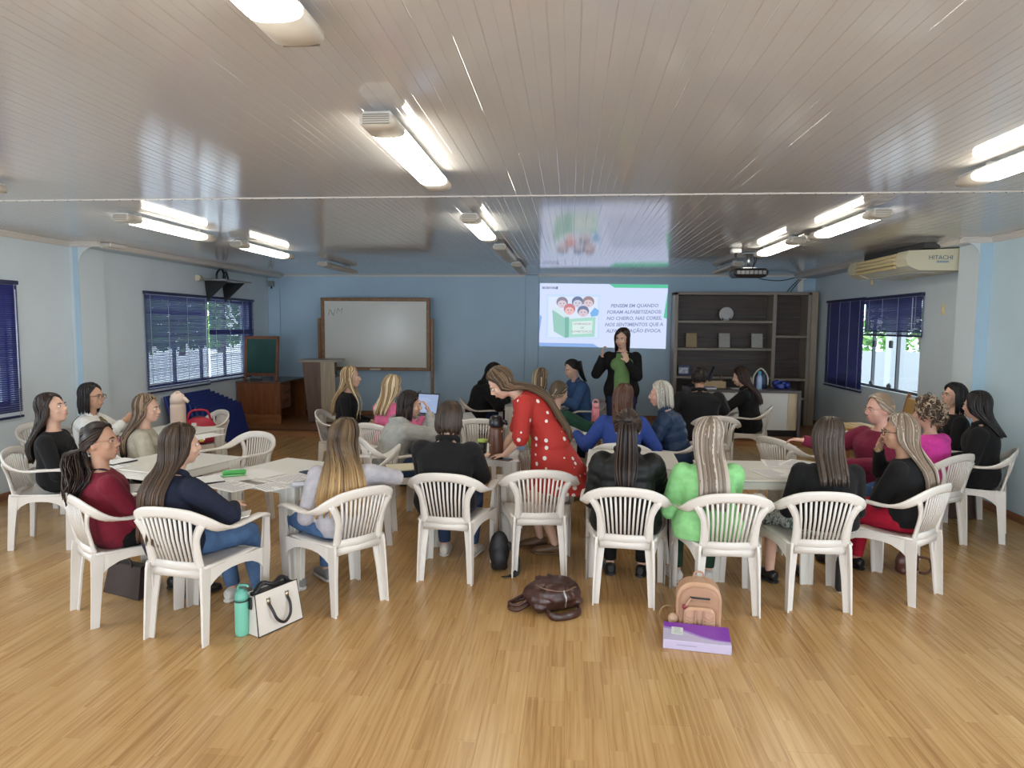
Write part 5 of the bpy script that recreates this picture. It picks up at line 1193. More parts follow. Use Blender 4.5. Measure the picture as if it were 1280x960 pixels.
sit('green', 'woman in a bright green blazer with long streaked grey blonde hair', dx=-.09, top='blazer', topc=(.25, .57, .235), botc=(.02, .05, .03), hairc=(.20, .155, .12), high=(.43, .375, .32), hl=.40, lean=(2, 10), fat=1.05, arms=(((-.15, .26, .66), (-.5, -.7, -1), (.35, .9, .2), (0, 0, -1), .6), 'table'), head=(0, 4, 0), shoe=(.6, .58, .55), hem=-.32, g=.024, nh=200, hemflare=.10, spread=1.1)
pat = bpy.data.materials.new('patterned_skirt'); pat.use_nodes = True
_tc = nd(pat, 'ShaderNodeTexCoord'); _nz = nd(pat, 'ShaderNodeTexNoise'); _nz.inputs['Scale'].default_value = 17; _nz.inputs['Distortion'].default_value = 2.2; pat.node_tree.links.new(_tc.outputs['Object'], _nz.inputs[0])
_rp = nd(pat, 'ShaderNodeValToRGB'); _e = _rp.color_ramp.elements; _e[0].position = .42; _e[0].color = (.09, .12, .11, 1); _e[1].position = .56; _e[1].color = (.55, .57, .55, 1); pat.node_tree.links.new(_nz.outputs[0], _rp.inputs[0]); pat.node_tree.links.new(_rp.outputs[0], pat.node_tree.nodes['Principled BSDF'].inputs[0]); pat.node_tree.nodes['Principled BSDF'].inputs['Roughness'].default_value = .8
sit('cardi', 'woman in a black cardigan and patterned skirt with straight dark brown hair', dx=.10, top='sweater', topc=BK, bot='skirt', botmat=pat, hairc=(.035, .024, .018), high=(.07, .05, .038), hl=.26, lean=(4, 10), fat=1.08, arms=('lap', 'lap'), head=(0, 4, 0), shoe=BK, g=.016, hem=-.10, twist=-6, legs=(((-.24, .30, .085), (-.3, 1, .8)), ((.02, .36, .085), (0, 1, .8))), feet=((-.5, 1, 0), (.1, 1, 0)), nh=170)
def redp_x(root, j):
    W_ = j['WR'][1]; MB().tube([W_-Vector((0, 0, .004)), W_+Vector((0, .002, .012))], .0275, n=12).build('watch', M('watch_gold', (.5, .38, .16), .3, metal=.7), root)
sit('redp', 'woman in a black jumper, red trousers and dark glasses with hand on chin', dx=.07, tl=.84, top='sweater', topc=BK, botc=(.38, .012, .035), hairc=(.20, .15, .11), high=(.43, .37, .31), hl=.40, lean=(6, 12), arms=(((.06, .20, .70), (-1, -.4, -.5), (1, .15, .05), (0, -.2, -1), .5), ((.05, .225, .915), (.7, .6, -1), (-.1, -.28, 1), (-.2, -1, -.1), .55)), head=(26, 2, 0), glasses='dark', shoe=BK, hem=-.16, twist=8, fat=1.02, legs=(((.06, .47, .085), (-.1, 1, .7)), ((.16, .40, .085), (.2, 1, .8))), feet=((.15, 1, 0), (.3, 1, 0)), skin='mid', g=.014, extra=redp_x, nh=180)
sit('maroon', 'older woman in glasses and a maroon jumper with one arm stretched out', tl=1.0, top='sweater', topc=(.17, .014, .042), botc=(.07, .15, .32), hair='lowpony', hairc=(.27, .19, .13), high=(.36, .30, .25), hl=.22, lean=(0, 6), fat=1.42, arms=(((-.02, .34, .74), (-1, -.2, -.5), (.5, .9, 0), (0, 0, -1), .5), ((.46, .32, .84), (.5, -.4, -1), (.75, .6, 0), (0, 0, -1), .6)), head=(-14, 4, 0), glasses='thin', skin='pink', g=.018, hem=-.2)
sit('curly', 'woman with short curly streaked hair in a bright pink top, back to the camera', top='sweater', topc=(.62, .05, .32), botc=DJ, hair='curly', hairc=(.10, .065, .045), high=(.42, .33, .24), lean=(0, 8), arms=('lap', 'lap'), head=(14, 0, 0), hem=-.2, g=.016)
sit('bhair', 'woman with straight black hair in black, by the right wall, face hidden', tl=.92, top='coat', topc=BK, botc=BK, hairc=BLK, high=(.02, .016, .016), hl=.24, lean=(0, 6), fat=1.12, arms=('lap', 'lap'), head=(-26, 4, 0), hem=-.34, g=.02)
sit('face', 'woman furthest back by the right wall, her pale profile showing past black hair', tl=.95, top='sweater', topc=BK, botc=BK, hair='bob', hairc=BLK, hl=.16, lean=(-2, 4), arms=('lap', 'lap'), head=(14, -6, 0), glasses='thin', sc=1.0)
sit('p18', 'grey haired woman in a navy quilted jacket, seen in profile facing left', tl=1.0, turn=4, top='puffer', topc=(.018, .038, .085), botc=DJ, hair='bob', hairc=(.36, .34, .30), high=(.58, .56, .50), hl=.13, lean=(12, 18), arms=('table', 'table'), head=(6, 4, 0), g=.026, hem=-.26, fat=1.1, skin='pink', neckc=(.6, .6, .6), nh=170)
sit('p17', 'woman with straight reddish brown hair in a cobalt blue jacket, back to the camera', tl=1.0, top='blazer', topc=(.030, .062, .26), botc=DJ, hairc=(.055, .022, .014), high=(.09, .04, .022), hl=.22, lean=(14, 22), arms=(((-.42, .22, .765), (-.6, -.5, -1), (.2, 1, 0), (0, 0, -1), .3), ((.26, .30, .765), (.6, -.5, -1), (-.6, .8, 0), (0, 0, -1), .3)), head=(0, 6, 0), g=.022, fat=1.06)
sit('man', 'man with short dark hair in a black jacket leaning left, back to the camera', dx=-.16, tl=1.0, top='coat', topc=(.007, .0075, .009), botc=BK, hair='short', hairc=(.018, .013, .011), lean=(8, 16), fat=1.32, shw=1.15, arms=(((-.42, .16, .64), (-.5, -.6, -.6), (.2, 1, 0), (0, 0, -1), .4), ((.20, .45, .74), (1, -.3, -.5), (-.3, .9, .1), (0, 0, -1), .5)), head=(-8, 6, 0), g=.026, face=True, skin='tan', shoe=BK, sc=1.03)
sit('coat', 'woman in a long black coat with dark hair, facing left beside the man', tl=1.0, top='coat', topc=BK, botc=BK, hairc=DB, high=(.045, .02, .016), hl=.36, lean=(8, 14), arms=(((-.10, .42, .74), (-1, -.4, -.5), (.1, 1, 0), (0, 0, -1), .4), ((.10, .42, .74), (1, -.4, -.6), (-.1, 1, 0), (0, 0, -1), .4)), head=(0, 14, 0), g=.022, hem=-.36, fat=1.05, hemflare=.1)
sit('p1', 'woman with dark wavy hair in a black top looking up, at the far left', dx=.10, tl=.76, top='sweater', topc=BK, botc=BK, hairc=DB, high=(.035, .018, .012), hl=.34, wave=.008, lean=(-6, 2), arms=('lap', 'lap'), head=(-16, -16, 0), sc=1.04, nh=170)
sit('p2', 'woman in a white blazer, olive top and dark glasses with a black bob', tl=.76, top='blazer', topc=(.66, .66, .64), botc=BK, hair='bob', hairc=BLK, high=(.022, .014, .014), hl=.14, lean=(-2, 4), arms=(((-.06, .30, .74), (-1, -.5, -.5), (.5, .7, .4), (.3, -.5, -1), .7), ((.06, .26, .80), (1, -.3, -.7), (-.6, .5, .5), (-.2, -1, 0), .8)), head=(-14, -2, 0), glasses='dark', skin='mid', g=.02, sc=1.03, extra=open_front(M('olive_top', (.11, .085, .028), .8, var=.3, vscale=30), .075))
sit('p4', 'woman in a beige top with long highlighted brown hair, in profile', tl=.76, top='sweater', topc=(.40, .37, .29), botc=BK, hairc=(.075, .048, .030), high=(.26, .18, .11), hl=.36, lean=(0, 6), arms=('lap', 'lap'), head=(-22, 2, 0), g=.016, nh=170)
def p7_x(root, j):
    hp = j['hp']; mb = MB()
    for s in (-1, 1): mb.tube([hp((s*.034+.024*math.cos(a*PI/6), .070+.012*math.sin(a*PI/6), .112+.018*math.sin(a*PI/6))) for a in range(13)], .005, n=5); mb.tube([hp((s*.058, .062, .11)), hp((s*.088, .0, .075)), hp((s*.088, -.04, .05))], .004, n=5)
    mb.build('sunglasses', black, root)
sit('p7', 'woman in a grey hoodie with sunglasses on her hair and a hand at her mouth', tl=.86, top='hoodie', topc=(.33, .33, .31), botc=(.04, .07, .15), hair='bob', hairc=(.022, .013, .011), hl=.13, lean=(14, 26), arms=(('table'), ((.03, .33, .96), (.9, .5, -1), (-.15, -.32, 1), (-.3, -1, -.1), .5)), head=(-16, 6, 0), extra=p7_x, g=.024, hem=-.2, fat=1.06)
sit('p9', 'blonde woman in a black top, in profile before the lectern', dx=.08, tl=.95, top='sweater', topc=BK, botc=DJ, hairc=(.30, .20, .10), high=(.62, .50, .32), hl=.40, lean=(2, 8), arms=('lap', 'lap'), head=(0, 0, 0), front=.8, nh=180, sc=1.03)
sit('p10', 'blonde woman in a pink jumper beside the laptop', tl=.95, top='sweater', topc=(.62, .14, .27), botc=DJ, hairc=(.26, .17, .085), high=(.60, .50, .34), hl=.26, lean=(4, 10), arms=('table', 'table'), head=(-10, 4, 0), sc=1.0, nh=160)
def hood_x(root, j):
    hp = j['hp']; mb = MB(); mb.ell(hp((0, -.025, .01)), (.100, .108, .125), j['HR']); mb.tube([j['P2']-j['FWD']*.02, hp((0, -.02, -.02))], [(.10, .09), (.09, .09)], n=14, side=j['SIDE']); 
    fuse(mb, 'hood', .0095, 3, .5, j['tm'], root)
sit('p11', 'person with a black hood up bending over papers at the back', tl=.9, top='hoodie', topc=BK, botc=DJ, hair='bob', hairc=BLK, hl=.08, lean=(12, 24), arms=('table', 'front'), head=(0, 26, 0), fat=1.25, g=.028, extra=hood_x, sc=1.06)
sit('p15', 'woman in a denim jacket with a dark ponytail, face turned down to the left', dx=-.08, tl=1.0, turn=10, top='blazer', topc=(.045, .10, .235), botc=DJ, hair='pony', hairc=BLK, high=(.025, .018, .016), hl=.20, lean=(8, 16), arms=('table', 'table'), head=(10, 18, 0), tie=(0, -.100, .070), g=.024, sc=1.05, fat=1.1)
sit('p13', 'woman whose streaked blonde hair alone shows behind the dotted dress, facing away', tl=.95, top='sweater', topc=(.2, .2, .22), botc=DJ, hair='bob', hairc=(.10, .065, .04), high=(.48, .38, .24), hl=.14, lean=(4, 10), arms=('table', 'table'), head=(0, 8, 0))
sit('p14', 'woman in dark green with streaked brown hair, mostly behind the dotted dress', tl=.88, top='sweater', topc=(.010, .045, .028), botc=DJ, hair='lowpony', hairc=(.10, .07, .045), high=(.36, .28, .19), hl=.16, lean=(6, 14), arms=('table', ((.34, .30, .765), (1, -.5, -.3), (-.2, .9, 0), (0, 0, -1), .3)), head=(-6, 8, 0), g=.018)

# the leaning woman in the dotted dress
dots = bpy.data.materials.new('polka_dots'); dots.use_nodes = True; _l = dots.node_tree.links
_tc = nd(dots, 'ShaderNodeTexCoord'); _v = nd(dots, 'ShaderNodeTexVoronoi'); _v.inputs['Scale'].default_value = 14.5; _v.inputs['Randomness'].default_value = .45; _l.new(_tc.outputs['Object'], _v.inputs['Vector'])
_r = nd(dots, 'ShaderNodeValToRGB'); _r.color_ramp.interpolation = 'CONSTANT'; _e = _r.color_ramp.elements; _e[0].color = (.74, .70, .66, 1); _e[1].position = .235; _e[1].color = (.40, .022, .016, 1); _l.new(_v.outputs['Distance'], _r.inputs[0]); _l.new(_r.outputs[0], dots.node_tree.nodes['Principled BSDF'].inputs[0]); dots.node_tree.nodes['Principled BSDF'].inputs['Roughness'].default_value = .75
person('woman with long brown hair in a red polka dot dress leaning over the table', -.16, 5.22, 94, stand=True, z0=.85, lean=(28, 42), top='dress', topmat=dots, bot='dress', hairc=(.055, .034, .020), high=(.16, .10, .055), hairt=(.11, .07, .04), hl=.66, head=(4, 40, 0), nk=.5, arms=(((-.07, .33, .765), (-.7, -.3, -.6), (.5, .8, -.1), (0, 0, -1), .4), ((.08, .37, .77), (.8, -.3, -.6), (-.3, .9, -.1), (0, 0, -1), .4)), sleeve=.52, g=.022, shoe=(.13, .07, .035), hem=-.14, legs=(((-.09, -.06, .085), (0, 1, 0)), ((.08, .05, .085), (0, 1, 0))), feet=((.1, 1, 0), (-.05, 1, 0)), nh=210, sc=1.0, skin='light')
# the standing speaker before the slide
person('standing woman in a green top and open black cardigan, hands raised before the slide', .68, 8.95, 176, stand=True, z0=.86, lean=(2, -2), top='cardigan', topc=(.008, .007, .008), botc=(.018, .024, .055), hairc=(.016, .010, .009), high=(.03, .018, .014), hl=.20, head=(-18, 10, 0), arms=(((-.06, .20, 1.22), (-.5, -.1, -1), (.35, .1, 1), (.5, -.8, 0), .8), ((.235, .13, 1.27), (.35, -.3, -1), (0, -.05, 1), (-1, 0, .1), .8)), g=.022, hem=-.36, sc=1.08, fat=1.10, shoe=BK, part=-.02, extra=open_front(M('green_top', (.13, .24, .085), .85, var=.1, vscale=20), (.165), -.12), hemflare=.06)
# ================================================================== small things on tables
paper_m = M('paper_white', (.76, .76, .75), .6); printm = M('print_grey', (.22, .22, .25), .7)
def sheet(px, py, rz, label, w=.21, h=.297, z=TZ, lines=14, k=0, group='printed sheets on the left table', col=None):
    p = atZ(px, py, z); t = thing('paper_sheet', label, 'paper', (p.x, p.y, z+.0006*k), math.radians(rz), group)
    MB().box((0, 0, .0012), (w, h, .002)).build('sheet', col or paper_m, t)
    if lines:
        mb = MB(); rn = random.Random(int(px*7+py))
        for q in range(lines):
            l_ = w*.8*rn.choice((1, 1, .92, .6)); mb.box((-w*.4+l_/2, h*.42-q*h*.84/(lines-1), .0024), (l_, h*.018, .0006))
        o = mb.build('printed_lines', printm, t); o['kind'] = 'stuff'
    return t
sheet(326, 592, 60, 'blank white sheet near the far edge of the left table', lines=0, k=0)
sheet(292, 596, 40, 'white sheet under the green pencil case on the left table', k=1, lines=6)
sheet(290, 608, 62, 'printed sheet nearest the woman in the navy jacket', k=2)
sheet(350, 607, -38, 'printed sheet near the right corner of the left table', k=3)
sheet(368, 598, -32, 'printed sheet beside the dark phone on the left table', k=4)
def pt(px, py, z=TZ): p = atZ(px, py, z); return (p.x, p.y, z)
t = thing('pencil_case', 'small bright green pencil case on a sheet on the left table', 'case', pt(293, 594, TZ+.004), .5)
MB().tube([(-.075, 0, .018), (-.06, 0, .02), (.06, 0, .02), (.075, 0, .018)], [(.012, .012), (.022, .019), (.022, .019), (.012, .012)], n=12).build('pouch', M('case_green', (.08, .42, .10), .5), t); MB().box((0, 0, .0395), (.12, .006, .003)).build('zip', paper_m, t)
for k in range(2): MB().tube([(-.09+.02*k, -.035-.012*k, .006), (.05+.02*k, -.03-.012*k, .006)], .005, n=6).build('marker', M('marker_green', (.20, .55, .22), .4), t)
t = thing('notebook', 'thin black notebook at the left corner of the left table', 'notebook', pt(262, 601), .7); MB().box((0, 0, .006), (.15, .21, .010), bev=.003).build('cover', black, t); MB().box((.005, 0, .0125), (.14, .20, .004)).build('pages', paper_m, t)
t = thing('phone', 'dark phone at the right end of the left table', 'phone', pt(386, 592), .9); MB().box((0, 0, .005), (.072, .15, .009), bev=.004).build('body', black, t); MB().box((0, 0, .0098), (.066, .142, .001)).build('screen', lens_m, t)
t = thing('pouch', 'pale grey pouch hanging over the right corner of the left table', 'pouch', pt(376, 608), .4); MB().box((0, 0, .016), (.12, .07, .03), bev=.012).build('body', M('pouch_grey', (.48, .50, .54), .6), t); MB().box((0, 0, .032), (.10, .006, .003)).build('zip', printm, t)
# left tables B and C
t = thing('thermos', 'tall beige thermos jug with a spout on the left table', 'thermos', (atY(222, 500, 6.08).x, 6.08, TZ))
bg_ = M('thermos_beige', (.60, .45, .36), .35); MB().lathe([(.062, 0), (.068, .01), (.068, .25), (.064, .285)], 22).build('body', bg_, t)
MB().lathe([(.066, .285), (.066, .33), (.056, .365), (.03, .38)], 22).tube([(.0, 0, .335), (.07, 0, .325), (.105, 0, .300)], [.03, .022, .014], n=10).build('head', M('thermos_lid', (.66, .52, .43), .35), t); MB().tube(smooth_path([(-.05, 0, .36), (0, 0, .395), (.05, 0, .36)]), .008, n=6).build('handle', bg_, t)
sheet(240, 548, 30, 'white sheet on the table with the beige thermos', k=0, lines=5, group='sheets on the thermos table'); sheet(256, 545, -20, 'white sheet at the right end of the thermos table', k=1, lines=0, group='sheets on the thermos table')
t = thing('yellow_lid', 'small yellow lid at the edge of the thermos table', 'lid', pt(252, 552)); MB().lathe([(.018, 0), (.018, .016), (.012, .02)], 12).build('top', M('cap_yellow', (.55, .38, .06), .4), t); MB().lathe([(.020, 0), (.020, .003)], 12).build('rim', M('cap_yellow', (.55, .38, .06), .4), t)
t = thing('bag', 'red bag on the white armchair behind the thermos table', 'bag', (CHAIRS['redbag'][0]+.01, CHAIRS['redbag'][1]-.02, .425), .6)
rb = M('bag_red', (.36, .012, .035), .55, bump=.2, bscale=20); m_ = MB().ell((0, 0, .14), (.19, .12, .16)); m_.box((0, 0, .06), (.34, .22, .10), bev=.03); o = fuse(m_, 'pouch', .012, 4, .4, rb, t)
MB().tube(smooth_path([(-.12, 0, .24), (-.08, 0, .36), (.08, 0, .36), (.12, 0, .24)]), .013, n=8).build('handle', rb, t); MB().tube(smooth_path([(-.13, .04, .24), (.0, .05, .30), (.13, .04, .24)]), .006, n=6).build('zip', M('zip_dark', (.04, .03, .03), .4), t); MB().box((-.06, -.10, .22), (.05, .012, .05), bev=.004).build('label_patch', white_plain, t)
t = thing('tissue_pack', 'pink and white tissue pack on the table before the white blazer', 'pack', pt(140, 556), .3); MB().box((0, 0, .025), (.16, .09, .05), bev=.012).build('pack', M('tissue_white', (.70, .68, .72), .6), t); MB().box((.05, .0, .030), (.07, .095, .045), bev=.01).build('pink_end', M('tissue_pink', (.62, .10, .26), .6), t)
sheet(128, 585, -30, 'white sheet on the table beside the burgundy jumper', k=0, lines=6, group='sheets on the second left table')
t = thing('notebook', 'black notebook on the table beside the burgundy jumper', 'notebook', pt(148, 578), -.3); MB().box((0, 0, .006), (.15, .21, .010), bev=.003).build('cover', black, t); MB().box((.005, 0, .0125), (.14, .20, .004)).build('pages', paper_m, t)
# laptop
q = atZ(522, 521, TZ); t = thing('laptop', 'open grey laptop with a lit pale screen on the middle table', 'laptop', (q.x, q.y, TZ), math.radians(-20))
al_ = M('laptop_grey', (.28, .28, .29), .35, metal=.4); MB().box((0, 0, .009), (.36, .25, .016), bev=.004).build('base', al_, t)
g_ = MB(); 
for r_ in range(5):
    for c_ in range(12): g_.box((-.15+c_*.0273, .075-r_*.027, .0178), (.022, .021, .002))
o = g_.build('keys', M('keys_black', (.03, .03, .035), .5), t); o['kind'] = 'stuff'
R_ = Matrix.Rotation(-.28, 3, 'X'); MB().box((0, .16, .135), (.36, .010, .245), rot=R_, bev=.004).build('lid', M('lid_black', (.02, .02, .025), .35), t)
MB().box((0, .1535, .137), (.335, .002, .215), rot=R_).build('screen', M('laptop_screen', (.02, .02, .02), .3, emit=(.36, .46, .72), es=.75), t)
g_ = MB()
for k in range(8): g_.box((-.03+RNG.uniform(-.04, .02), .1520+.0008+(.055-k*.018)*math.tan(.28)*1, .137+.055-k*.018), (.18+RNG.uniform(-.05, .04), .002, .004), rot=R_)
o = g_.build('text_lines', M('screen_text', (.02, .02, .02), .3, emit=(.62, .70, .88), es=.75), t); o['kind'] = 'stuff'
MB().box((0, .155, .020), (.335, .002, .012), rot=R_).build('task_bar', M('task_bar', (.02, .02, .02), .3, emit=(.12, .20, .42), es=.75), t)
sheet(528, 535, 12, 'white sheet in front of the laptop', k=0, lines=0, group='sheets on the laptop table')
t = thing('spiral_notebook', 'open spiral notebook on the lap of the grey hoodie', 'notebook', (0, 0, 0)); q = atZ(503, 585, .70); t.location = (q.x, q.y, .70); t.rotation_euler = (0, .10, math.radians(-68))
MB().box((0, 0, .006), (.16, .23, .010), bev=.002).build('pages', M('page_cream', (.62, .58, .42), .6), t); MB().box((0, 0, -.001), (.17, .24, .004), bev=.001).build('cover', black, t)
g_ = MB()
for k in range(16): g_.tube([(-.08+.010*math.cos(a*PI/4), -.105+k*.014, .006+.010*math.sin(a*PI/4)) for a in range(9)], .0015, n=4)
o = g_.build('spiral', M('spiral_dark', (.05, .05, .05), .4), t); o['kind'] = 'stuff'
# centre table
t = thing('thermos', 'large brown thermos with a black lid on the centre table', 'thermos', pt(620, 572), 0)
MB().lathe([(.050, 0), (.054, .012), (.056, .02), (.056, .225), (.050, .245)], 22).build('body', M('thermos_brown', (.105, .042, .022), .4, var=.1), t); MB().lathe([(.057, 0), (.058, .022), (.056, .026)], 20).build('base', black, t)
MB().lathe([(.052, .245), (.058, .26), (.056, .29), (.044, .325), (.020, .335)], 20).tube([(.03, 0, .29), (.075, 0, .285), (.085, 0, .26)], [.018, .014, .010], n=8).build('lid', black, t); MB().tube([(.052, -.03, .22), (-.045, -.036, .10)], .005, n=6).build('strap', M('strap_pale', (.5, .42, .30), .5), t)
t = thing('cup', 'lime green topped black cup beside the brown thermos', 'cup', pt(603, 566)); MB().lathe([(.034, 0), (.040, .09)], 16).build('body', black, t); MB().lathe([(.042, .09), (.042, .108), (.03, .114)], 16).build('lid', M('lime', (.36, .50, .10), .45), t)
t = thing('phone', 'brown cased phone at the near corner of the centre table', 'phone', pt(628, 575), 1.15); MB().box((0, 0, .006), (.076, .155, .010), bev=.004).build('case', M('phone_case', (.16, .085, .07), .4), t); MB().box((0, 0, .0115), (.066, .142, .001)).build('screen', lens_m, t)
sheet(640, 575, 20, 'small white note at the corner under the dotted sleeve', w=.09, h=.13, k=0, lines=4, group='notes on the centre table')
t = thing('picture_card', 'pale blue and white card standing on the centre table', 'card', pt(647, 562), .15)
MB().box((0, 0, .085), (.115, .010, .165), rot=Matrix.Rotation(-.1, 3, 'X'), bev=.002).build('card', M('card_sky', (.22, .36, .60), .5), t); MB().box((.02, -.007, .11), (.05, .003, .05), rot=Matrix.Rotation(-.1, 3, 'X')).build('white_patch', white_plain, t); MB().box((0, -.006, .035), (.10, .003, .04), rot=Matrix.Rotation(-.1, 3, 'X')).build('white_patch', white_plain, t); MB().box((0, .03, .02), (.05, .05, .006), rot=Matrix.Rotation(.6, 3, 'X')).build('strut', white_plain, t)
t = thing('cloth_bag', 'lime green cloth bag beside the standing blue card', 'bag', pt(668, 560), .2); m_ = MB().ell((0, 0, .06), (.06, .04, .07)); m_.ell((.02, .01, .10), (.035, .03, .045)); m_.box((0, 0, .015), (.10, .07, .028), bev=.01); fuse(m_, 'pouch', .010, 3, .5, M('lime_cloth', (.24, .30, .035), .7, bump=.3, bscale=25), t); MB().tube(smooth_path([(-.03, 0, .11), (0, 0, .17), (.03, 0, .11)]), .005, n=6).build('loop', MATS['lime_cloth'], t)
# pink bottle table
t = thing('bottle', 'tall pink water bottle on the table behind the dotted dress', 'bottle', pt(744, 535)); pk = M('bottle_pink', (.62, .20, .24), .35)
MB().lathe([(.036, 0), (.040, .01), (.040, .19), (.034, .205)], 18).build('body', pk, t); MB().lathe([(.036, .205), (.036, .245), (.022, .255)], 16).build('cap', M('cap_pink', (.70, .30, .33), .35), t); MB().tube(smooth_path([(-.028, 0, .24), (-.02, 0, .285), (.02, 0, .285), (.028, 0, .24)]), .007, n=6).build('loop', MATS['cap_pink'], t)
sheet(730, 541, 10, 'white sheet beside the pink bottle', k=0, lines=5, group='sheets on the bottle table'); sheet(800, 543, -15, 'white sheet near the cobalt blue sleeve', k=0, lines=5, group='sheets on the bottle table')
# right table
sheet(965, 592, 15, 'printed sheet close to the green blazer on the right table', k=0, lines=12, group='printed sheets on the right table'); sheet(972, 580, -8, 'printed sheet at the far side of the right table', k=1, lines=14, group='printed sheets on the right table'); sheet(998, 580, -35, 'printed sheet beside the black cardigan on the right table', k=2, lines=14, group='printed sheets on the right table')
# ================================================================== things on the floor
def ground(name, label, cat, px, py, deg, group=None): p = atZ(px, py, 0); return thing(name, label, cat, (p.x, p.y, 0), math.radians(deg), group)
# mint bottle
t = ground('bottle', 'mint green sports bottle on the floor beside the white handbag', 'bottle', 303, 793, 0); mint = M('mint', (.17, .50, .38), .4)
MB().lathe([(.034, 0), (.036, .006), (.038, .02), (.038, .195), (.036, .205)], 22).build('body', mint, t); MB().lathe([(.037, .205), (.039, .215), (.039, .225), (.034, .235), (.034, .252), (.016, .258), (.014, .268)], 20).build('cap', M('mint_cap', (.12, .40, .32), .35), t); MB().tube(smooth_path([(-.02, 0, .255), (-.012, 0, .285), (.03, 0, .288), (.042, 0, .278)]), .007, n=6).build('carry_loop', MATS['mint_cap'], t)
MB().lathe([(.0392, .198), (.0392, .204)], 20).build('seal', black, t)
# white handbag
t = ground('handbag', 'white handbag with black handles on the floor by the left table leg', 'bag', 341, 781, 63)
hw = M('handbag_white', (.70, .66, .61), .4, var=.04); w0, w1, d0, d1, hh = .155, .135, .075, .022, .235
def tp(a0, b0, z0_, a1, b1, z1_): return [(-a0, -b0, z0_), (a0, -b0, z0_), (a0, b0, z0_), (-a0, b0, z0_), (-a1, -b1, z1_), (a1, -b1, z1_), (a1, b1, z1_), (-a1, b1, z1_)]
BF = [(0, 3, 2, 1), (4, 5, 6, 7), (0, 1, 5, 4), (1, 2, 6, 5), (2, 3, 7, 6), (3, 0, 4, 7)]
MB().add(tp(w0, d0, 0.004, w1, d1+.008, hh-.02), BF).build('body', hw, t)
for s in (-1, 1):
    v = [(-w0-.002, s*(d0-.004), .002), (w0+.002, s*(d0-.004), .002), (w1+.012, s*(d1+.010), hh), (-w1-.012, s*(d1+.010), hh)]
    n_ = Vector((0, s*.006, .001)); pts = [Vector(p) for p in v]+[Vector(p)+n_ for p in v]; f_ = [(0, 3, 2, 1), (4, 5, 6, 7), (0, 1, 5, 4), (1, 2, 6, 5), (2, 3, 7, 6), (3, 0, 4, 7)]
    MB().add(pts, f_ if s < 0 else [f[::-1] for f in f_]).build('panel', hw, t)
    MB().tube([pts[4], pts[5], pts[6], pts[7], pts[4]], .0035, n=5).build('piping', black, t)
    yb = s*(d0*.55); hp2 = [(-.065, s*.052, .165), (-.062, s*.080, .130), (-.045, s*.100, .075), (0, s*.106, .045), (.045, s*.100, .075), (.062, s*.080, .130), (.065, s*.052, .165)]
    MB().tube(smooth_path(hp2), .0085, n=8).build('handle', black, t)
    for x in (-.065, .065): MB().tube([(x, s*.050, .160), (x, s*.046, .195)], .013, n=8).build('handle_ring', M('bag_metal', (.35, .30, .22), .25, metal=.9), t)
MB().box((0, 0, hh-.012), (w1*2-.01, d1*2+.004, .02)).build('lining', black, t); MB().tube(smooth_path([(-.12, 0, hh-.01), (-.06, .01, hh+.035), (.0, -.01, hh+.015), (.08, .01, hh+.03), (.12, 0, hh-.01)]), [(.012, .02)]*17, n=6).build('zip_flap', black, t)
for s in (-1, 1): MB().box((s*(w1+.014), 0, hh-.055), (.010, .022, .07), bev=.003).build('side_strap', black, t)
# brown leather backpack lying down
lea = M('leather_brown', (.048, .018, .014), .33, var=.25, vscale=9, bump=.35, bscale=22)
t = ground('backpack', 'brown leather backpack lying on the floor before the empty chair', 'backpack', 690, 757, 28)
m_ = MB().ell((0, 0, .085), (.195, .155, .085)); m_.ell((.06, .02, .095), (.13, .14, .075)); m_.ell((-.08, 0, .08), (.11, .14, .075)); m_.box((0, 0, .045), (.34, .26, .08), bev=.035)
for k in range(9): m_.ell((RNG.uniform(-.12, .12), RNG.uniform(-.1, .1), .135+RNG.uniform(-.01, .02)), (.05, .018, .018), Matrix.Rotation(RNG.uniform(0, 3), 3, 'Z'), 8, 6)
fuse(m_, 'body', .009, 2, .6, lea, t)
m_ = MB().ell((-.02, -.075, .105), (.12, .075, .072)); m_.ell((.0, -.10, .09), (.10, .06, .05)); fuse(m_, 'front_pocket', .009, 2, .6, lea, t)
MB().tube(smooth_path([(-.13, -.03, .165), (-.10, -.125, .165), (.0, -.155, .150), (.10, -.125, .155)]), .0045, n=6).build('pocket_zip', M('zip_brass', (.16, .09, .06), .4), t)
MB().tube([(.0, -.155, .155), (.01, -.172, .11), (.005, -.172, .055)], .0055, n=6).build('zip_pull', M('zip_silver', (.45, .42, .42), .3, metal=.8), t)
MB().tube(smooth_path([(-.10, -.13, .03), (-.09, -.20, .022), (.0, -.225, .024), (.09, -.19, .022), (.12, -.12, .03)]), [(.024, .010)]*17, n=8, side=(0, .3, 1)).build('strap', lea, t)
for k, z in ((0, .022), (1, .052)): MB().tube(smooth_path([(-.15, .06, z+.03), (-.24, .085-.03*k, z), (-.285, .03, z), (-.25, -.03, z), (-.16, -.02, z+.025)]), [(.012, .006)]*17, n=6, side=(0, 0, 1)).build('strap', lea, t)
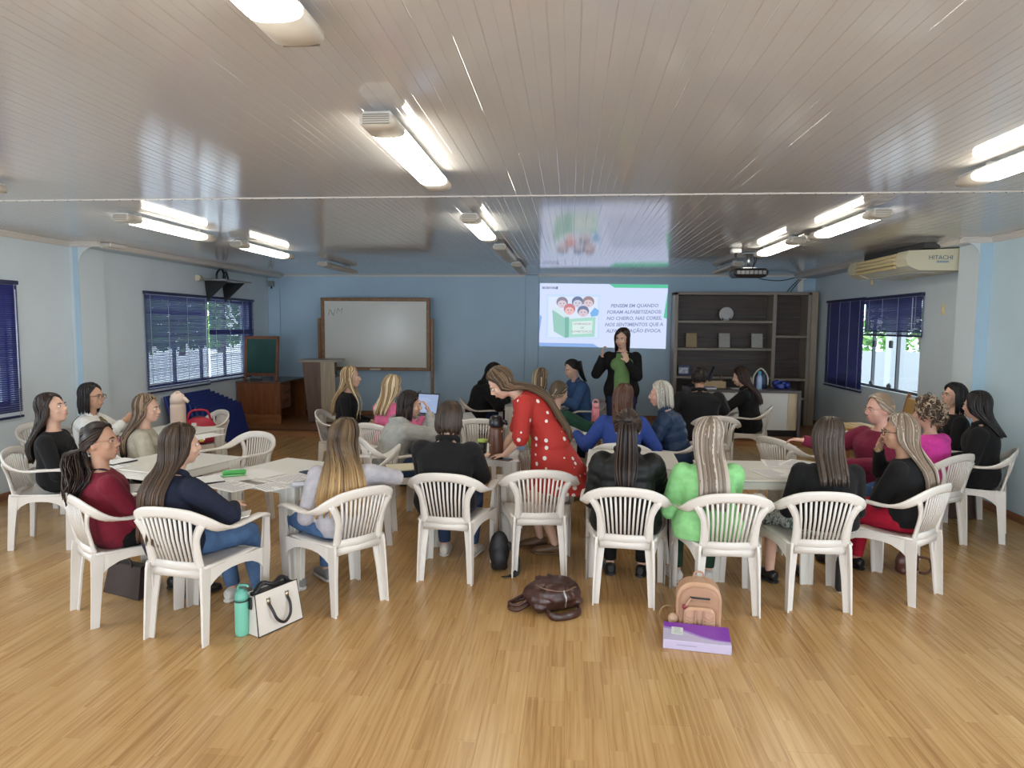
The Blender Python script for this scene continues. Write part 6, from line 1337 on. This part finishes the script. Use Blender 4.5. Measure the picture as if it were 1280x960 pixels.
# blush backpack standing
bl = M('blush_leather', (.50, .30, .19), .42, var=.07, vscale=12); bl2 = M('blush_dark', (.40, .23, .145), .45)
t = ground('backpack', 'small blush pink backpack standing behind the purple box', 'backpack', 872, 779, -6)
def arch(w, h, r=.09, n=8): 
    return [(-w, 0), (w, 0)]+[(w-r+r*math.cos(a*PI/2/n), h-r+r*math.sin(a*PI/2/n)) for a in range(n+1)]+[(-w+r-r*math.sin(a*PI/2/n), h-r+r*math.cos(a*PI/2/n)) for a in range(n+1)]
RX90 = Matrix.Rotation(PI/2, 4, 'X')
def slab(w, h, y0, y1, r, z=0.0, name='', mat=None, b=.012):
    a, i_ = arch(w, h, r), arch(w-b, h-b, max(.01, r-b)); n = len(a); vs = []
    for P_, y, dz in ((i_, y0, b*.5), (a, y0+b, 0), (a, y1-b, 0), (i_, y1, b*.5)): vs += [(x, y, z+zz+(dz if zz < .001 else 0)) for x, zz in P_]
    fs = [tuple(range(n)), tuple(range(3*n, 4*n))[::-1]]+[(k*n+q_, (k+1)*n+q_, (k+1)*n+(q_+1) % n, k*n+(q_+1) % n) for k in range(3) for q_ in range(n)]
    return MB().add(vs, fs).build(name, mat, t)
slab(.128, .265, -.055, .07, .10, name='body', mat=bl); slab(.112, .235, -.075, -.055, .09, .008, 'front_face', bl2, .008); slab(.088, .125, -.115, -.070, .04, .012, 'pocket', bl, .012)
for x in (-.022, .022): MB().box((x, -.119, .085), (.013, .008, .085), bev=.002).build('pocket_strap', bl2, t)
MB().tube(smooth_path([(-.014, -.122, .075), (-.012, -.127, .035), (0, -.128, .022), (.012, -.127, .035), (.014, -.122, .075)]), .004, n=6).build('buckle', M('buckle', (.30, .20, .12), .3, metal=.7), t)
for s in (-1, 1):
    for k in range(4): MB().tube([(s*.030, -.1165, .085-k*.018), (s*.050, -.1165, .072-k*.018), (s*.078, -.116, .088-k*.018)], .0022, n=5).build('quilting', bl2, t)
MB().tube([(-.055, -.079, .185), (.058, -.079, .182)], .006, n=6).build('zip', black, t); MB().tube([(-.075, -.080, .165), (.06, -.079, .160)], .003, n=6).build('zip', bl2, t); MB().tube([(-.05, -.085, .185), (-.085, -.10, .13)], .005, n=6).build('zip_tassel', bl, t); MB().ell((-.088, -.10, .135), (.012, .010, .014)).build('charm', M('charm_red', (.22, .02, .03), .4), t)
for s in (-1, 1): MB().tube(smooth_path([(s*.07, .07, .24), (s*.095, .11, .20), (s*.10, .12, .10), (s*.09, .075, .03)]), [(.016, .005)]*13, n=6, side=(1, 0, 0)).build('shoulder_strap', bl2, t)
MB().tube(smooth_path([(-.03, .03, .262), (-.02, .03, .30), (.02, .03, .30), (.03, .03, .262)]), .006, n=6).build('top_loop', bl2, t)
t = ground('pompom_keyring', 'tan ring with a pale pompom lying left of the blush backpack', 'keyring', 836, 779, 10)
MB().tube([(.0+.048*math.cos(a*PI/8), .03, .052+.046*math.sin(a*PI/8)) for a in range(17)], .0055, n=6).build('ring', M('ring_tan', (.28, .17, .07), .5), t); MB().ell((.02, -.02, .036), (.032, .03, .036)).build('pompom', M('pompom', (.55, .36, .25), .9, bump=.6, bscale=80), t)
# purple box
t = ground('box', 'flat purple and lilac cardboard box lying before the blush backpack', 'box', 870, 803, -8)
lil = M('box_lilac', (.50, .45, .62), .4); pur = M('box_purple', (.22, .045, .42), .35)
t.scale = (.9, .95, 1); MB().b2((-.20, -.12, 0), (.20, .12, .052), bev=.003).build('body', lil, t)
w_ = [(-.20, .12), (-.20, .055), (-.12, .045), (-.05, .015), (.03, -.035), (.11, -.065), (.20, -.07), (.20, .12)]
MB().prism([(x*.995, y*.995) for x, y in w_], .0515, .0535).build('lid_print', pur, t); MB().prism([(x*.995, y*.995) for x, y in [(-.20, .055), (-.12, .045), (-.05, .015), (.03, -.035), (.11, -.065), (.20, -.07), (.20, -.085), (.11, -.082), (.02, -.052), (-.06, -.002), (-.13, .025), (-.20, .033)]], .0515, .0533).build('lid_stripe', M('box_mauve', (.36, .24, .55), .4), t)
MB().box((-.115, .005, .0542), (.07, .10, .001), rot=-.03).build('label', M('label_white', (.68, .72, .70), .4), t)
g_ = MB()
for k in range(6): g_.box((-.112+RNG.uniform(-.006, .006), .042-k*.014, .0550), (.045+RNG.uniform(-.012, .008), .004, .0006), rot=-.03)
o = g_.build('label_print', M('label_grey', (.28, .36, .33), .5), t); o['kind'] = 'stuff'
MB().box((-.06, -.1205, .028), (.12, .001, .006)).build('side_print', M('box_side_print', (.36, .32, .48), .5), t)
# other bags under the chairs
blk_f = M('bag_black', (.012, .012, .014), .6, bump=.2, bscale=20)
t = ground('backpack', 'black backpack on the floor right of the padded jacket chair', 'backpack', 624, 712, 12)
m_ = MB().ell((0, 0, .145), (.078, .06, .145)); m_.ell((0, -.045, .10), (.06, .045, .08)); m_.box((0, 0, .03), (.125, .10, .05), bev=.02); fuse(m_, 'body', .011, 3, .5, blk_f, t)
for s in (0, 1): MB().tube(smooth_path([(.06, -.06, .22), (.10+.02*s, -.11, .12), (.09+.02*s, -.15, .02), (.0+.03*s, -.17, .012)]), [(.014, .004)]*13, n=6, side=(1, 0, 0)).build('strap', blk_f, t)
t = ground('handbag', 'dark brown bag on the floor under the burgundy jumper chair', 'bag', 163, 741, -20); db = M('bag_dark_brown', (.035, .022, .022), .4, bump=.15, bscale=15)
MB().add(tp(.17, .07, .003, .15, .03, .20), BF).build('body', db, t); MB().tube(smooth_path([(-.07, -.03, .19), (-.05, -.04, .25), (.05, -.04, .25), (.07, -.03, .19)]), .007, n=6).build('handle', db, t); MB().box((0, 0, .202), (.30, .05, .008)).build('zip_strip', black, t)
t = ground('tote_bag', 'brown tote bag standing on the floor by the right wall', 'bag', 1205, 646, 40); tb_ = M('tote_brown', (.075, .052, .045), .5, bump=.15, bscale=15)
MB().add(tp(.16, .07, .003, .17, .05, .30), BF).build('body', tb_, t)
for s in (-1, 1): MB().tube(smooth_path([(-.08, s*.05, .28), (-.06, s*.06, .42), (.06, s*.06, .42), (.08, s*.05, .28)]), .007, n=6).build('handle', tb_, t)
MB().tube([(.03, -.06, .30), (.035, -.075, .20)], .006, n=6).build('charm', M('charm_gold', (.45, .30, .10), .3, metal=.8), t)
t = ground('handbag', 'reddish brown bag under the red trousers chair', 'bag', 1133, 716, 30); rb_ = M('bag_redbrown', (.085, .030, .022), .4)
m_ = MB().ell((0, 0, .09), (.11, .06, .09)); m_.box((0, 0, .03), (.18, .10, .05), bev=.02); fuse(m_, 'body', .011, 3, .5, rb_, t); MB().tube(smooth_path([(.06, -.03, .12), (.15, -.06, .10), (.17, -.07, .03), (.10, -.08, .010), (.04, -.07, .02)]), .009, n=8).build('strap', rb_, t)
t = ground('umbrella', 'folded black umbrella standing between the two right front chairs', 'umbrella', 1049, 741, 0); MB().lathe([(.012, 0), (.028, .03), (.030, .20), (.022, .24), (.010, .25)], 12).build('canopy', blk_f, t); MB().lathe([(.012, .25), (.014, .33), (.008, .34)], 10).build('handle', black, t); MB().lathe([(.018, 0), (.020, .02)], 10).build('tip_cap', M('tip_tan', (.35, .28, .2), .5), t)
# ================================================================== wooden chairs and small wooden table by the right window
hon = M('honey_wood', (.34, .135, .045), .4, var=.2, vscale=5, stretch=(4, 4, 1)); pad = M('tan_pad', (.56, .34, .10), .55, var=.12, vscale=9)
def wchair(x, y, deg, label):
    t = thing('wooden_chair', label, 'chair', (x, y, 0), math.radians(deg), 'wooden chairs by the right window')
    for s in (-1, 1):
        MB().tube([(s*.20, -.20, 0), (s*.20, -.20, .45), (s*.205, -.245, .78), (s*.21, -.29, 1.0)], [(.020, .020)]*4, n=8, side=(1, 0, 0), flat=.6).build('rear_leg', hon, t)
        MB().tube([(s*.20, .20, 0), (s*.20, .20, .45)], .020, n=8, flat=.6).build('front_leg', hon, t)
    MB().box((0, 0, .455), (.43, .43, .035), bev=.01).build('seat', pad, t)
    MB().box((0, -.262, .86), (.37, .030, .20), rot=Matrix.Rotation(.2, 3, 'X'), bev=.010).build('back_pad', pad, t); MB().box((0, -.235, .70), (.38, .022, .05), bev=.005).build('back_rail', hon, t)
    for y in (-.2, .2): MB().box((0, y, .25), (.38, .02, .035)).build('stretcher', hon, t)
wchair(3.62, 8.1, 78, 'wooden chair with a tan pad, behind the older woman in maroon'); wchair(3.60, 7.55, 74, 'wooden chair with a tan pad, right of the other wooden chair')
q = atZ(1068, 531, .60); t = thing('wooden_table', 'low wooden table with a tan slatted top below the right window', 'table', (q.x, q.y, 0), .15)
for k in range(4): MB().box((-.165+k*.11, 0, .585), (.104, .46, .028), bev=.006).build('slat', pad, t)
for s in (-1, 1):
    MB().box((0, s*.20, .548), (.44, .04, .044), bev=.004).build('rail', hon, t)
    for r_ in (-1, 1): MB().box((r_*.19, s*.20, .263), (.04, .04, .526), bev=.004).build('leg', hon, t)

q = atZ(292, 646, .64); t = thing('booklet', 'small white booklet held on the lap of the woman in the navy jacket', 'booklet', (q.x, q.y, .64), .35)
for s_ in (-1, 1): MB().box((s_*.045, 0, .008), (.092, .13, .006), rot=Matrix.Rotation(-s_*.18, 3, 'Y')).build('page', paper_m, t)
